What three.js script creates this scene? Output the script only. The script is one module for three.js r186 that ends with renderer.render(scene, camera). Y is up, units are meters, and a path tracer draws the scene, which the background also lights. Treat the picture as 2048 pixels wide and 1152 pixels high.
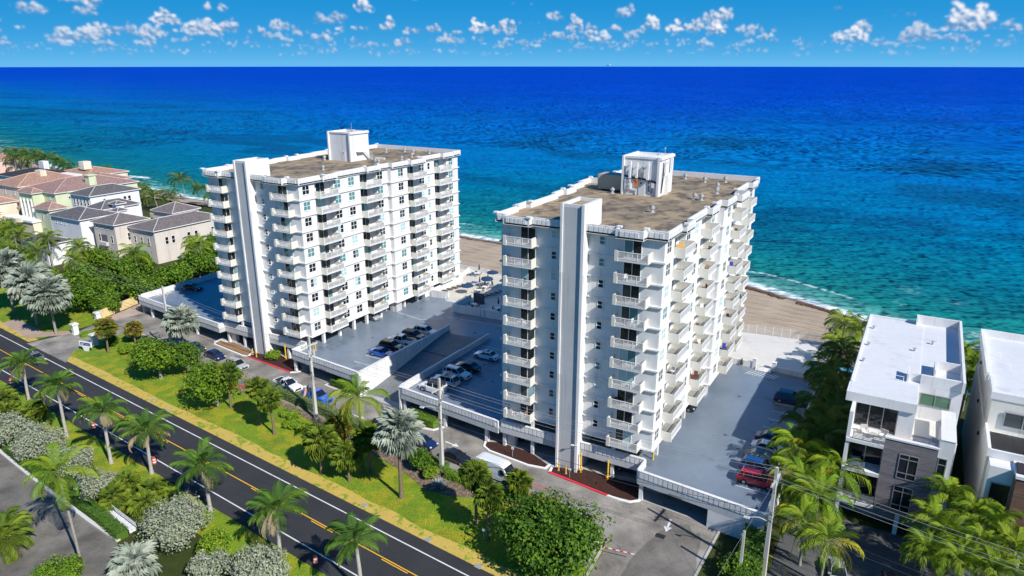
import * as THREE from 'three';
import { mergeGeometries } from 'three/addons/utils/BufferGeometryUtils.js';

// ---------------------------------------------------------------- camera, sky, sun, exposure
const scene = new THREE.Scene();
const camera = new THREE.PerspectiveCamera(2 * Math.atan(576 / 1415) * 180 / Math.PI, 2048 / 1152, 0.5, 300000);
const PITCH = Math.atan(449 / 1415), YAW = 30.2 * Math.PI / 180;
camera.position.set(0, 53, 0);
camera.lookAt(-Math.sin(YAW) * Math.cos(PITCH), 53 - Math.sin(PITCH), -Math.cos(YAW) * Math.cos(PITCH));

const renderer = new THREE.WebGLRenderer({ antialias: true });
renderer.toneMapping = THREE.LinearToneMapping;
renderer.toneMappingExposure = 1.22;
renderer.shadowMap.enabled = true;

function rng(seed) { let a = seed >>> 0; return () => { a = (a + 0x6D2B79F5) >>> 0; let t = a; t = Math.imul(t ^ (t >>> 15), t | 1); t ^= t + Math.imul(t ^ (t >>> 7), t | 61); return ((t ^ (t >>> 14)) >>> 0) / 4294967296; }; }
const lerp = (a, b, t) => a + (b - a) * t, clamp = (v, a, b) => Math.min(b, Math.max(a, v));
const sstep = (a, b, v) => { const t = clamp((v - a) / (b - a), 0, 1); return t * t * (3 - 2 * t); };
// periodic value noise and its sum over octaves
const HASH = (() => { const r = rng(77), t = new Float32Array(65536); for (let i = 0; i < 65536; i++) t[i] = r(); return t; })();
function vnoise(x, y, p = 256, q = p) {
  const xi = Math.floor(x), yi = Math.floor(y), fx = x - xi, fy = y - yi, u = fx * fx * (3 - 2 * fx), v = fy * fy * (3 - 2 * fy);
  const x0 = ((xi % p) + p) % p, x1 = (x0 + 1) % p, y0 = ((yi % q) + q) % q, y1 = (y0 + 1) % q;
  const a = HASH[(x0 * 157 + y0 * 911) & 65535], b = HASH[(x1 * 157 + y0 * 911) & 65535], c = HASH[(x0 * 157 + y1 * 911) & 65535], d = HASH[(x1 * 157 + y1 * 911) & 65535];
  return a + (b - a) * u + (c - a) * v + (a - b - c + d) * u * v;
}
function fbm(x, y, oct = 4, p = 256, q = p) { let s = 0, a = 0.5, t = 0; for (let o = 0; o < oct; o++) { s += a * vnoise(x, y, p, q); t += a; x *= 2; y *= 2; p *= 2; q *= 2; a *= 0.5; } return s / t; }

// sky: clear saturated air with a belt of small trade-wind cumulus all round the horizon
{
  const W = 4096, H = 2048, data = new Float32Array(W * H * 4);
  const air = (e) => { // e: degrees above the horizon
    const k = Math.exp(-Math.max(e, 0) / 1.6), m = Math.exp(-Math.max(e, 0) / 14);
    return [0.004 + 0.004 * m + 0.105 * k, 0.10 + 0.18 * m + 0.13 * k, 0.35 + 0.28 * m + 0.08 * k];
  };
  for (let j = 0; j < H; j++) {
    const e = ((j + 0.5) / H - 0.5) * 180, c = air(e);
    for (let i = 0; i < W; i++) { const o = (j * W + i) * 4; data[o] = c[0]; data[o + 1] = c[1]; data[o + 2] = c[2]; data[o + 3] = 1; }
  }
  const r = rng(4242), PXD = W / 360;
  function cloud(az, e0, w, h, bright, n, thin = 1) {
    // puffs over a flat base; e0 the base's elevation, sizes in degrees
    const puffs = [];
    for (let k = 0; k < n; k++) {
      const x = (r() - 0.5) * w * 0.75, prof = Math.pow(Math.max(0, 1 - Math.pow(2 * x / w, 2)), 0.8), rad = (0.2 + 0.22 * r()) * Math.min(w, h * 1.5), top = h * prof * (0.25 + 0.85 * r());
      puffs.push([x, rad * 0.25, rad * 1.25, rad]); if (top > rad) puffs.push([x + (r() - 0.5) * rad, top * 0.6, rad * 0.9, rad * 0.8]); if (top > rad * 1.4) puffs.push([x + (r() - 0.5) * rad * 1.2, top, rad * 0.6, rad * 0.6]);
    }
    const ox = r() * 200, oy = r() * 200, x0 = Math.floor((az - w * 1.1) * PXD), x1 = Math.ceil((az + w * 1.1) * PXD), y0 = Math.floor((e0 - 0.4 + 90) * PXD), y1 = Math.ceil((e0 + h * 1.9 + 90) * PXD), N = (i, j) => fbm(ox + i * 0.24, oy + j * 0.3, 4);
    for (let j = y0; j <= y1; j++) for (let i = x0; i <= x1; i++) {
      const nz = N(i, j) - 0.5, px = i / PXD - az, py = j / PXD - 90 - e0; let d = -9, up = 0;
      for (const p of puffs) { const dx = (px - p[0]) / p[2], dy = (py - p[1]) / p[3], q = 1 - Math.sqrt(dx * dx + dy * dy); if (q > d) { d = q; up = dy; } }
      const f = d * 1.4 + nz * 1.7, a = sstep(-0.16, 0.62, f) * sstep(-0.16, 0.1, py + nz * 0.35);
      if (a <= 0) continue;
      const rel = N(i, j) - N(i + 1.4, j + 1.6), top = sstep(-0.1, 0.75, py / h + nz * 0.6), L = clamp(0.1 + 0.6 * top + 0.2 * up + 2.8 * rel, 0, 1) * bright, hz = sstep(0.4, 2.6, e0 + py * 0.4);
      const cr = lerp(0.10, 0.80, L), cg = lerp(0.25, 0.81, L), cb = lerp(0.48, 0.83, L), al = a * lerp(0.5, 0.96, hz) * thin;
      const o = (j * W + ((i % W) + W) % W) * 4;
      data[o] = lerp(data[o], cr, al); data[o + 1] = lerp(data[o + 1], cg, al); data[o + 2] = lerp(data[o + 2], cb, al);
    }
  }
  for (let k = 0; k < 900; k++) cloud(r() * 360, 0.5 + r() * 1.1, 0.6 + r() * 2.4, 0.08 + r() * 0.16, 0.6 + 0.35 * r(), 3 + Math.floor(r() * 3), 0.7);   // far lines
  for (let k = 0; k < 620; k++) cloud(r() * 360, 1.0 + r() * 1.5, 0.5 + r() * 1.3, 0.18 + r() * 0.36, 0.4 + 0.5 * r(), 3 + Math.floor(r() * 4), 0.85);
  for (let k = 0; k < 120; k++) cloud(r() * 360, 1.3 + r() * 1.3, 0.8 + r() * 1.5, 0.45 + r() * 0.75, 0.6 + 0.55 * r(), 4 + Math.floor(r() * 4));   // the nearer heaps
  for (let k = 0; k < 16; k++) cloud(r() * 360, 1.6 + r() * 0.8, 2.2 + r() * 1.8, 0.8 + r() * 0.7, 0.7 + 0.4 * r(), 7 + Math.floor(r() * 4));
  for (let k = 0; k < 60; k++) cloud(r() * 360, 2.6 + r() * 1.3, 0.9 + r() * 1.9, 0.35 + r() * 0.6, 0.45 + 0.55 * r(), 4 + Math.floor(r() * 3), 0.9);
  for (let k = 0; k < 190; k++) { const e = 2.6 + r() * r() * 15; cloud(r() * 360, e, 0.7 + e * 0.2 + r() * 1.0, 0.12 + r() * 0.2, 0.05 + 0.25 * r(), 3, 0.65); }   // flat shaded shreds
  const sky = new THREE.DataTexture(data, W, H, THREE.RGBAFormat, THREE.FloatType);
  sky.mapping = THREE.EquirectangularReflectionMapping; sky.minFilter = sky.magFilter = THREE.LinearFilter; sky.needsUpdate = true;
  scene.background = sky; scene.environment = sky;
}
const SUN = new THREE.Vector3(0.942 * Math.cos(0.70), Math.sin(0.70), 0.336 * Math.cos(0.70));
const sun = new THREE.DirectionalLight(new THREE.Color(1, 0.96, 0.90), 4.9);
sun.position.copy(SUN).multiplyScalar(400).add(new THREE.Vector3(-60, 0, -80)); sun.target.position.set(-60, 0, -80);
sun.castShadow = true; Object.assign(sun.shadow.camera, { left: -220, right: 220, top: 220, bottom: -220, near: 1, far: 1200 }); sun.shadow.mapSize.set(4096, 4096);
scene.add(sun, sun.target);

// ---------------------------------------------------------------- helpers
const C = (r, g, b) => new THREE.Color().setRGB(r, g, b);
const V = (x, y, z) => new THREE.Vector3(x, y, z);
function tex(size, fn, srgb = true, metres = 1) {   // fn(u, v, i, j) -> [r, g, b] 0..255; tiles
  const w = Array.isArray(size) ? size[0] : size, h = Array.isArray(size) ? size[1] : size, d = new Uint8Array(w * h * 4);
  for (let j = 0; j < h; j++) for (let i = 0; i < w; i++) { const c = fn((i + 0.5) / w, (j + 0.5) / h, i, j), o = (j * w + i) * 4; d[o] = clamp(c[0], 0, 255); d[o + 1] = clamp(c[1], 0, 255); d[o + 2] = clamp(c[2], 0, 255); d[o + 3] = 255; }
  const t = new THREE.DataTexture(d, w, h, THREE.RGBAFormat, THREE.UnsignedByteType);
  t.wrapS = t.wrapT = THREE.RepeatWrapping; t.magFilter = t.minFilter = THREE.LinearFilter; if (srgb) t.colorSpace = THREE.SRGBColorSpace;
  const mm = Array.isArray(metres) ? metres : [metres, metres]; t.repeat.set(1 / mm[0], 1 / mm[1]); t.needsUpdate = true; return t;
}
const grey = (v) => [v, v, v];
const M = (color, roughness = 0.8, o = {}) => new THREE.MeshStandardMaterial({ color, roughness, metalness: 0, side: THREE.DoubleSide, ...o });
const MP = (color, roughness, o = {}) => new THREE.MeshPhysicalMaterial({ color, roughness, side: THREE.DoubleSide, ...o });

class MB {   // a mesh under construction: flat-shaded faces, uv in metres by the facing axis
  constructor() { this.p = []; this.n = []; this.u = []; this.c = []; this.useColor = false; this.col = [1, 1, 1]; }
  vert(a, n, uv) {
    this.p.push(a[0], a[1], a[2]); this.n.push(n[0], n[1], n[2]);
    if (uv) this.u.push(uv[0], uv[1]);
    else { const ax = Math.abs(n[0]), ay = Math.abs(n[1]), az = Math.abs(n[2]); if (ay >= ax && ay >= az) this.u.push(a[0], -a[2]); else if (ax > az) this.u.push(a[2], a[1]); else this.u.push(a[0], a[1]); }
    this.c.push(this.col[0], this.col[1], this.col[2]);
  }
  tri(a, b, c, uv) {
    const ux = b[0] - a[0], uy = b[1] - a[1], uz = b[2] - a[2], vx = c[0] - a[0], vy = c[1] - a[1], vz = c[2] - a[2];
    let nx = uy * vz - uz * vy, ny = uz * vx - ux * vz, nz = ux * vy - uy * vx; const l = Math.hypot(nx, ny, nz) || 1; const n = [nx / l, ny / l, nz / l];
    this.vert(a, n, uv && uv[0]); this.vert(b, n, uv && uv[1]); this.vert(c, n, uv && uv[2]); return this;
  }
  quad(a, b, c, d, uv) { this.tri(a, b, c, uv && [uv[0], uv[1], uv[2]]); this.tri(a, c, d, uv && [uv[0], uv[2], uv[3]]); return this; }
  hexa(b, t) { // bottom ring and top ring of 4, each counter-clockwise seen from above
    this.quad(t[0], t[1], t[2], t[3]); this.quad(b[3], b[2], b[1], b[0]);
    for (let i = 0; i < 4; i++) { const j = (i + 1) % 4; this.quad(b[i], b[j], t[j], t[i]); } return this;
  }
  box(x0, y0, z0, x1, y1, z1) {
    if (x0 > x1) [x0, x1] = [x1, x0]; if (y0 > y1) [y0, y1] = [y1, y0]; if (z0 > z1) [z0, z1] = [z1, z0];
    return this.hexa([[x0, y0, z1], [x1, y0, z1], [x1, y0, z0], [x0, y0, z0]], [[x0, y1, z1], [x1, y1, z1], [x1, y1, z0], [x0, y1, z0]]);
  }
  // upright slab along a ground line a -> b ([x, z]), thickness t to both sides
  wall(a, b, y0, y1, t = 0.2, y0b = y0, y1b = y1) {
    const dx = b[0] - a[0], dz = b[1] - a[1], l = Math.hypot(dx, dz) || 1, nx = -dz / l * t / 2, nz = dx / l * t / 2;
    const q = (s, p, y) => [p[0] + s * nx, y, p[1] + s * nz];
    return this.hexa([q(1, a, y0), q(1, b, y0b), q(-1, b, y0b), q(-1, a, y0)], [q(1, a, y1), q(1, b, y1b), q(-1, b, y1b), q(-1, a, y1)]);
  }
  prism(poly, y0, y1, bottom = true, top = true) { // poly [[x, z]...]
    let area = 0; for (let i = 0; i < poly.length; i++) { const a = poly[i], b = poly[(i + 1) % poly.length]; area += a[0] * b[1] - b[0] * a[1]; }
    const P = area > 0 ? poly.slice().reverse() : poly;   // counter-clockwise seen from above (x right, z towards us)
    const tris = THREE.ShapeUtils.triangulateShape(P.map((q) => new THREE.Vector2(q[0], -q[1])), []);
    for (const t of tris) { if (top) this.tri([P[t[0]][0], y1, P[t[0]][1]], [P[t[1]][0], y1, P[t[1]][1]], [P[t[2]][0], y1, P[t[2]][1]]); if (bottom) this.tri([P[t[2]][0], y0, P[t[2]][1]], [P[t[1]][0], y0, P[t[1]][1]], [P[t[0]][0], y0, P[t[0]][1]]); }
    if (y1 > y0) for (let i = 0; i < P.length; i++) { const a = P[i], b = P[(i + 1) % P.length]; this.quad([a[0], y0, a[1]], [b[0], y0, b[1]], [b[0], y1, b[1]], [a[0], y1, a[1]]); }
    return this;
  }
  sheet(poly, y) { return this.prism(poly, y, y, false, true); }
  tube(pts, rad, seg = 6, caps = true) { // pts [[x,y,z]...], rad number or per-point
    const R = (i) => Array.isArray(rad) ? rad[i] : rad; let rings = [];
    for (let i = 0; i < pts.length; i++) {
      const a = pts[Math.max(0, i - 1)], b = pts[Math.min(pts.length - 1, i + 1)], d = V(b[0] - a[0], b[1] - a[1], b[2] - a[2]).normalize();
      const s = Math.abs(d.y) > 0.9 ? V(1, 0, 0) : V(0, 1, 0), e1 = s.clone().cross(d).normalize(), e2 = d.clone().cross(e1);
      rings.push([...Array(seg)].map((_, k) => { const t = k / seg * 2 * Math.PI, n = e1.clone().multiplyScalar(Math.cos(t)).addScaledVector(e2, Math.sin(t)); return [[pts[i][0] + n.x * R(i), pts[i][1] + n.y * R(i), pts[i][2] + n.z * R(i)], [n.x, n.y, n.z]]; }));
    }
    let len = 0;
    for (let i = 0; i + 1 < rings.length; i++) {
      const l2 = len + Math.hypot(pts[i + 1][0] - pts[i][0], pts[i + 1][1] - pts[i][1], pts[i + 1][2] - pts[i][2]);
      for (let k = 0; k < seg; k++) {
        const A = rings[i][k], B = rings[i][(k + 1) % seg], D = rings[i + 1][k], E = rings[i + 1][(k + 1) % seg], u0 = k / seg * 2, u1 = (k + 1) / seg * 2;
        for (const [v, u, w] of [[A, u0, len], [B, u1, len], [E, u1, l2], [A, u0, len], [E, u1, l2], [D, u0, l2]]) this.vert(v[0], v[1], [u, w]);
      }
      len = l2;
    }
    if (caps) for (const [i, s] of [[0, -1], [rings.length - 1, 1]]) for (let k = 1; k + 1 < seg; k++) { const r = rings[i]; s > 0 ? this.tri(r[0][0], r[k][0], r[k + 1][0]) : this.tri(r[0][0], r[k + 1][0], r[k][0]); }
    return this;
  }
  disc(cx, cy, cz, r, seg = 16) { for (let k = 0; k < seg; k++) { const a = k / seg * 6.28319, b = (k + 1) / seg * 6.28319; this.tri([cx, cy, cz], [cx + r * Math.cos(b), cy, cz + r * Math.sin(b)], [cx + r * Math.cos(a), cy, cz + r * Math.sin(a)]); } return this; }
  ball(cx, cy, cz, rx, ry, rz, seg = 8) {
    const g = new THREE.SphereGeometry(1, seg, Math.max(4, seg >> 1)).toNonIndexed(), p = g.attributes.position, n = g.attributes.normal;
    for (let i = 0; i < p.count; i++) this.vert([cx + p.getX(i) * rx, cy + p.getY(i) * ry, cz + p.getZ(i) * rz], [n.getX(i), n.getY(i), n.getZ(i)]); return this;
  }
  color(r, g, b) { this.col = [r, g, b]; this.useColor = true; return this; }
  geo() {
    const g = new THREE.BufferGeometry(); g.setAttribute('position', new THREE.Float32BufferAttribute(this.p, 3)); g.setAttribute('normal', new THREE.Float32BufferAttribute(this.n, 3)); g.setAttribute('uv', new THREE.Float32BufferAttribute(this.u, 2));
    if (this.useColor) g.setAttribute('color', new THREE.Float32BufferAttribute(this.c, 3)); return g;
  }
  build(name, material, parent) { return mesh(name, this.geo(), material, parent); }
}
function mesh(name, geo, material, parent) { const m = new THREE.Mesh(geo, material); m.name = name; m.castShadow = m.receiveShadow = true; (parent || scene).add(m); return m; }
const used = {};
function numbered(name) { const k = used[name] = (used[name] ?? -1) + 1; return k ? `${name}_${String(k).padStart(3, '0')}` : name; }
function tag(o, label, category, group) { o.userData = { label, category }; if (group) o.userData.group = group; return o; }
function thing(name, label, category, [x, y, z] = [0, 0, 0], turn = 0, group) { const o = new THREE.Group(); o.name = numbered(name); o.position.set(x, y, z); o.rotation.y = turn; scene.add(o); return tag(o, label, category, group); }
function one(name, mb, material, label, category, group) { return tag(mb.build(numbered(name), material), label, category, group); }
function struct(name, mb, material) { const m = mb.build(numbered(name), material); m.userData = { kind: 'structure' }; return m; }
const holder = (name, parent, x = 0, y = 0, z = 0) => { const g = new THREE.Group(); g.name = name; g.position.set(x, y, z); parent.add(g); return g; };
function offsetPoly(P, d) { // outward for polygons that run clockwise or not alike
  let area = 0; for (let i = 0; i < P.length; i++) { const a = P[i], b = P[(i + 1) % P.length]; area += a[0] * b[1] - b[0] * a[1]; }
  const s = area > 0 ? 1 : -1;
  return P.map((p, i) => {
    const a = P[(i + P.length - 1) % P.length], b = P[(i + 1) % P.length];
    const n1 = [(p[1] - a[1]) * s, -(p[0] - a[0]) * s], n2 = [(b[1] - p[1]) * s, -(b[0] - p[0]) * s], l1 = Math.hypot(...n1) || 1, l2 = Math.hypot(...n2) || 1;
    n1[0] /= l1; n1[1] /= l1; n2[0] /= l2; n2[1] /= l2; const k = 1 + n1[0] * n2[0] + n1[1] * n2[1];
    return [p[0] + d * (n1[0] + n2[0]) / Math.max(k, 0.25), p[1] + d * (n1[1] + n2[1]) / Math.max(k, 0.25)];
  });
}
// the street's own frame: s along it (to the right), n across it (towards the sea)
const RD = [0.9956, 0.0931], R = (s, n) => [-60 + s * RD[0] + n * RD[1], -51.5 + s * RD[1] - n * RD[0]], RTURN = -0.0932;
const DF = (x) => -77.2 + 0.094 * (x + 46.7);   // the front line of the parking deck

// ---------------------------------------------------------------- materials
const stucco = tex(256, (u, v) => grey(110 + 120 * fbm(u * 32, v * 32, 4, 32)), false, 3);
const dirty = tex(512, (u, v) => { const f = fbm(u * 8, v * 8, 5, 8), s = fbm(u * 60, v * 3 + 7, 2, 60) ; return grey(255 - 20 * f - 34 * sstep(0.58, 0.9, s) * fbm(u * 9, v * 2, 2, 9)); }, true, 14);
const white = M(C(0.77, 0.765, 0.75), 0.75, { map: dirty, bumpMap: stucco, bumpScale: 0.006 });
const cream = M(C(0.74, 0.72, 0.64), 0.75, { map: dirty, bumpMap: stucco, bumpScale: 0.006 });
const shaftGrey = M(C(0.52, 0.53, 0.54), 0.8, { map: dirty, bumpMap: stucco, bumpScale: 0.006 });
const trimWhite = M(C(0.80, 0.80, 0.79), 0.5);
const railWhite = M(C(0.78, 0.78, 0.77), 0.5);
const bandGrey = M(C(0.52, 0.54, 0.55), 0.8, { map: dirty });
const glassDark = MP(C(0.012, 0.016, 0.02), 0.06, { specularIntensity: 1, ior: 1.5 });
const glassTeal = MP(C(0.10, 0.24, 0.25), 0.08, { ior: 1.5 });
const glassPale = MP(C(0.42, 0.58, 0.57), 0.12, { ior: 1.5 });
const glassMid = MP(C(0.05, 0.065, 0.065), 0.08, { ior: 1.5 });
const glassGreen = MP(C(0.10, 0.20, 0.12), 0.08, { ior: 1.5 });
const roofTex = tex(1024, (u, v) => {
  const a = fbm(u * 9, v * 7, 5, 9), b = fbm(u * 26 + 3, v * 22, 4, 26), k = 0.95 * sstep(0.48, 0.72, fbm(u * 22 + 5, v * 16 + 2, 5, 22, 16)), g = fbm(u * 200, v * 200, 2, 200);
  const m = sstep(0.25, 0.75, a); return [lerp(156, 130, m) - 42 * k + 34 * (b - .5) + 26 * (g - .5), lerp(137, 117, m) - 38 * k + 32 * (b - .5) + 26 * (g - .5), lerp(108, 97, m) - 28 * k + 28 * (b - .5) + 26 * (g - .5)];
}, true, 26);
const roofBrown = M(0xffffff, 0.95, { map: roofTex });
const deckTex = tex(512, (u, v) => { const a = fbm(u * 6, v * 6, 5, 6), b = fbm(u * 30, v * 30, 3, 30), s = sstep(0.66, 0.8, fbm(u * 11 + 4, v * 12, 4, 11)); return grey(206 + 40 * (a - .5) + 18 * (b - .5) - 30 * s); }, true, 22);
const deckRough = tex(256, (u, v) => grey(95 + 90 * fbm(u * 7, v * 7, 4, 7)), false, 17);
const cleanTex = tex(512, (u, v) => { const a = fbm(u * 6, v * 6, 5, 6), b = fbm(u * 40, v * 40, 3, 40), s = sstep(0.66, 0.84, fbm(u * 9 + 4, v * 10, 4, 9)); return grey(246 + 14 * (a - .5) + 10 * (b - .5) - 14 * s); }, true, 22);
const deckMarks = tex(512, (u, v) => { const a = fbm(u * 5, v * 5, 5, 5), b = fbm(u * 40, v * 40, 3, 40), s = sstep(0.68, 0.8, fbm(u * 11 + 4, v * 12, 4, 11)); return grey(234 + 36 * (a - .5) + 12 * (b - .5) - 34 * s); }, true, 31);
const deckPaint = MP(C(0.195, 0.243, 0.302), 0.62, { map: deckMarks, roughnessMap: deckRough, specularIntensity: 1 });
const rampTex = tex(256, (u, v, i, j) => { const d = ((i >> 2) + (j >> 2)) % 2; return grey(150 + 24 * d + 40 * (fbm(u * 8, v * 8, 4, 8) - .5)); }, true, 3);
const rampGrey = M(C(0.42, 0.45, 0.46), 0.7, { map: rampTex });
const asphaltTex = tex(1024, (u, v) => { const a = fbm(u * 8, v * 8, 5, 8), g = fbm(u * 256, v * 256, 2, 256), c = sstep(0.035, 0.0, Math.abs(fbm(u * 7 + 3, v * 7, 5, 7) - 0.5)); return [158 + 90 * (a - .5) + 34 * (g - .5) - 12 * c, 152 + 90 * (a - .5) + 34 * (g - .5) - 12 * c, 143 + 86 * (a - .5) + 34 * (g - .5) - 12 * c]; }, true, 19);
const oldAsphalt = M(C(0.68, 0.68, 0.68), 0.92, { map: asphaltTex });
const roadTex = tex(1024, (u, v) => { const a = fbm(u * 5, v * 5, 4, 5), g = fbm(u * 256, v * 256, 2, 256), s = fbm(u * 3 + 9, v * 40, 3, 3); return grey(196 + 40 * (a - .5) + 60 * (g - .5) + 22 * (s - .5)); }, true, 16);
const newAsphalt = M(C(0.052, 0.053, 0.056), 0.82, { map: roadTex });
const darkAsphalt = M(C(0.16, 0.16, 0.16), 0.9, { map: roadTex });
const paintWhite = M(C(0.78, 0.78, 0.76), 0.7, { map: dirty });
const paintYellow = M(C(0.80, 0.42, 0.015), 0.7);
const paintRed = M(C(0.72, 0.03, 0.06), 0.7);
const concrete = M(C(0.58, 0.57, 0.54), 0.85, { map: deckTex });
const whiteConcrete = M(C(0.64, 0.62, 0.58), 0.8, { map: cleanTex });
const grassTex = tex(1024, (u, v) => {
  const a = fbm(u * 6, v * 6, 5, 6), g = fbm(u * 220, v * 220, 2, 220), y = sstep(0.45, 0.72, fbm(u * 10 + 6, v * 10 + 1, 4, 10));
  return [lerp(108, 142, y) + 70 * (g - .5) + 30 * (a - .5), lerp(134, 144, y) + 70 * (g - .5) + 30 * (a - .5), lerp(12, 20, y) + 20 * (g - .5)];
}, true, 17);
const lawn = M(0xffffff, 0.95, { map: grassTex, bumpMap: tex(256, (u, v) => grey(255 * fbm(u * 90, v * 90, 2, 90)), false, 6), bumpScale: 0.12 });
const verge = M(C(0.66, 0.50, 0.13), 0.95, { map: tex(512, (u, v) => { const a = fbm(u * 8, v * 8, 4, 8), g = fbm(u * 128, v * 128, 2, 128), w = sstep(0.58, 0.8, fbm(u * 14 + 2, v * 14, 4, 14)); return [lerp(226, 150, w) + 60 * (g - .5), lerp(220, 196, w) + 60 * (g - .5), lerp(200, 90, w) + 40 * (g - .5)]; }, true, 9) });
const mulch = M(C(0.11, 0.032, 0.018), 0.95, { map: tex(256, (u, v) => grey(120 + 220 * (fbm(u * 64, v * 64, 3, 64) - .3)), true, 4), bumpMap: tex(256, (u, v) => grey(255 * fbm(u * 50, v * 50, 3, 50)), false, 4), bumpScale: 0.06 });
const soil = M(C(0.40, 0.28, 0.19), 0.95, { map: tex(256, (u, v) => grey(150 + 200 * (fbm(u * 30, v * 30, 4, 30) - .4)), true, 5) });
const sandTex = tex(1024, (u, v) => { const a = fbm(u * 6, v * 6, 5, 6), g = fbm(u * 200, v * 200, 2, 200), t = fbm(u * 5 + 2, v * 44 + 3 * fbm(u * 4, v * 4, 3, 4), 3, 5); const d = sstep(0.62, 0.78, t); return [206 + 26 * (a - .5) + 24 * (g - .5) - 34 * d, 187 + 26 * (a - .5) + 24 * (g - .5) - 34 * d, 163 + 24 * (a - .5) + 24 * (g - .5) - 32 * d]; }, true, 38);
const sand = M(C(0.64, 0.62, 0.60), 0.95, { map: sandTex, bumpMap: tex(512, (u, v) => grey(255 * fbm(u * 10, v * 60 + 4 * fbm(u * 4, v * 4, 2, 4), 4, 10)), false, 20), bumpScale: 0.25 });
const steelGrey = M(C(0.42, 0.43, 0.44), 0.4, { metalness: 0.6 });
const galv = M(C(0.5, 0.5, 0.5), 0.5, { metalness: 0.3 });
const blackMetal = M(C(0.02, 0.02, 0.022), 0.5);
const yellowPaint = M(C(0.78, 0.46, 0.03), 0.5);
const poleConc = M(C(0.60, 0.58, 0.53), 0.9, { map: dirty });
const wireMat = M(C(0.03, 0.03, 0.03), 0.6);
const wireGrey = M(C(0.35, 0.36, 0.36), 0.5);
const navy = M(C(0.012, 0.03, 0.11), 0.85);

// ---------------------------------------------------------------- setting: sea, beach, ground, road, drive
const SHORE = [[-2500, -560], [-900, -330], [-505, -229], [-380, -205], [-270, -190], [-132, -191], [-115, -190], [-60, -186], [-35, -182], [-26, -178], [-16, -173], [0, -164.6], [10, -161.6], [40, -157], [300, -150], [2500, -140]];
function table(T, x) { for (let i = 0; i + 1 < T.length; i++) if (x <= T[i + 1][0]) { const t = clamp((x - T[i][0]) / (T[i + 1][0] - T[i][0]), 0, 1); return lerp(T[i][1], T[i + 1][1], t); } return T[T.length - 1][1]; }
const shore = (x) => table(SHORE, x), SEA = -2;
const SEAC = [[0, .30, .40, .36], [5, .10, .33, .29], [16, .010, .19, .18], [42, .003, .15, .20], [90, .0, .15, .27], [200, .0, .155, .38], [420, .0, .13, .46], [750, .0, .085, .48], [1300, .0, .062, .51], [2600, .0, .052, .51], [9000, .0, .052, .50], [40000, .0, .06, .52]];
function seaColor(x, z, fine) {
  const wob = (fbm(x * 0.012 + 50, z * 0.02 + 50, 4) - 0.5);
  let d = Math.max(0, shore(x) - z); d = Math.max(0, d * (1 + 0.7 * wob * sstep(10, 80, d)) * lerp(1, 1.35, sstep(-140, -240, x)));
  let k = 0; while (k + 2 < SEAC.length && d > SEAC[k + 1][0]) k++;
  const a = SEAC[k], b = SEAC[k + 1], t = clamp((d - a[0]) / (b[0] - a[0]), 0, 1), c = [lerp(a[1], b[1], t), lerp(a[2], b[2], t), lerp(a[3], b[3], t)];
  const weed = sstep(0.54, 0.68, fbm(x * 0.016 + 9, z * 0.034 + 3, 4)) * sstep(22, 70, d) * (1 - sstep(320, 700, d)) * 0.55;
  c[0] = lerp(c[0], 0.002, weed); c[1] = lerp(c[1], 0.055, weed); c[2] = lerp(c[2], 0.14, weed);
  const st = fbm(x * 0.03, z * 0.12, 3) - 0.5; c[1] *= 1 + 0.35 * st; c[2] *= 1 + 0.25 * st;
  if (fine) {
    const dd = shore(x) - z, e = fbm(x * 0.09 + 3, 7.7, 3) * 5;
    let f = sstep(-0.2, 0.5, dd - e * .16) * (1 - sstep(1.5 + e * .4, 2.6 + e * .7, dd)) * (.55 + .45 * sstep(0.4, 0.6, fbm(x * 0.8, z * 0.9, 3)));        // the swash
    const l = 11 + 6 * fbm(x * 0.05 + 20, 1.3, 2); f = Math.max(f, .5 * (1 - sstep(0.3, 1.2, Math.abs(dd - l))) * sstep(0.56, 0.68, fbm(x * 0.06 + 11, 5, 3)) * sstep(0.35, 0.6, fbm(x * 0.9, z * 0.8 + 5, 3)));
    const lace = 1 - sstep(0.0, 0.075, Math.abs(fbm(x * 0.33 + 6, z * 0.4, 3) - 0.5)), patch = sstep(0.5, 0.66, fbm(x * 0.05 + 2.2, z * 0.07, 3)) * sstep(-6, 8, x) * sstep(6, 12, dd) * (1 - sstep(26, 44, dd));
    f = Math.max(f, lace * patch * 0.6);
    const q = Math.hypot((x + 345) / 9, (z + 216) / 2.2); f = Math.max(f, (1 - sstep(0.55, 1.1, q + (fbm(x * 0.5, z * 0.7, 3) - .5) * 1.1)));
    f = Math.max(f, 0.55 * lace * (1 - sstep(0.6, 1.3, Math.hypot((x + 325) / 26, (z + 203) / 5))));
    c[0] = lerp(c[0], .78, f); c[1] = lerp(c[1], .82, f); c[2] = lerp(c[2], .83, f);
  }
  return c;
}
const bow = (x, z) => SEA - (x * x + z * z) / (2 * 7.4e6);   // the earth's curve
const toS = (v) => 255 * (v <= 0.0031308 ? 12.92 * v : 1.055 * Math.pow(v, 1 / 2.4) - 0.055);
const NX0 = -470, NX1 = 150, NZ0 = -420, NZ1 = -140;
const waveTex = tex(1024, (u, v) => { const w = 2.2 * fbm(u * 8, v * 8, 3, 8); return grey(255 * (0.5 * fbm(u * 12 + w, v * 36 + w, 3, 12, 36) + 0.3 * fbm(u * 40 + w, v * 96, 3, 40, 96) + 0.2 * fbm(u * 130, v * 220, 2, 130, 220))); }, false, 260);
const seaNearTex = tex([2048, 1024], (u, v) => { const c = seaColor(lerp(NX0, NX1, u), lerp(NZ1, NZ0, v), true); return [toS(c[0]), toS(c[1]), toS(c[2])]; });
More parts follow.
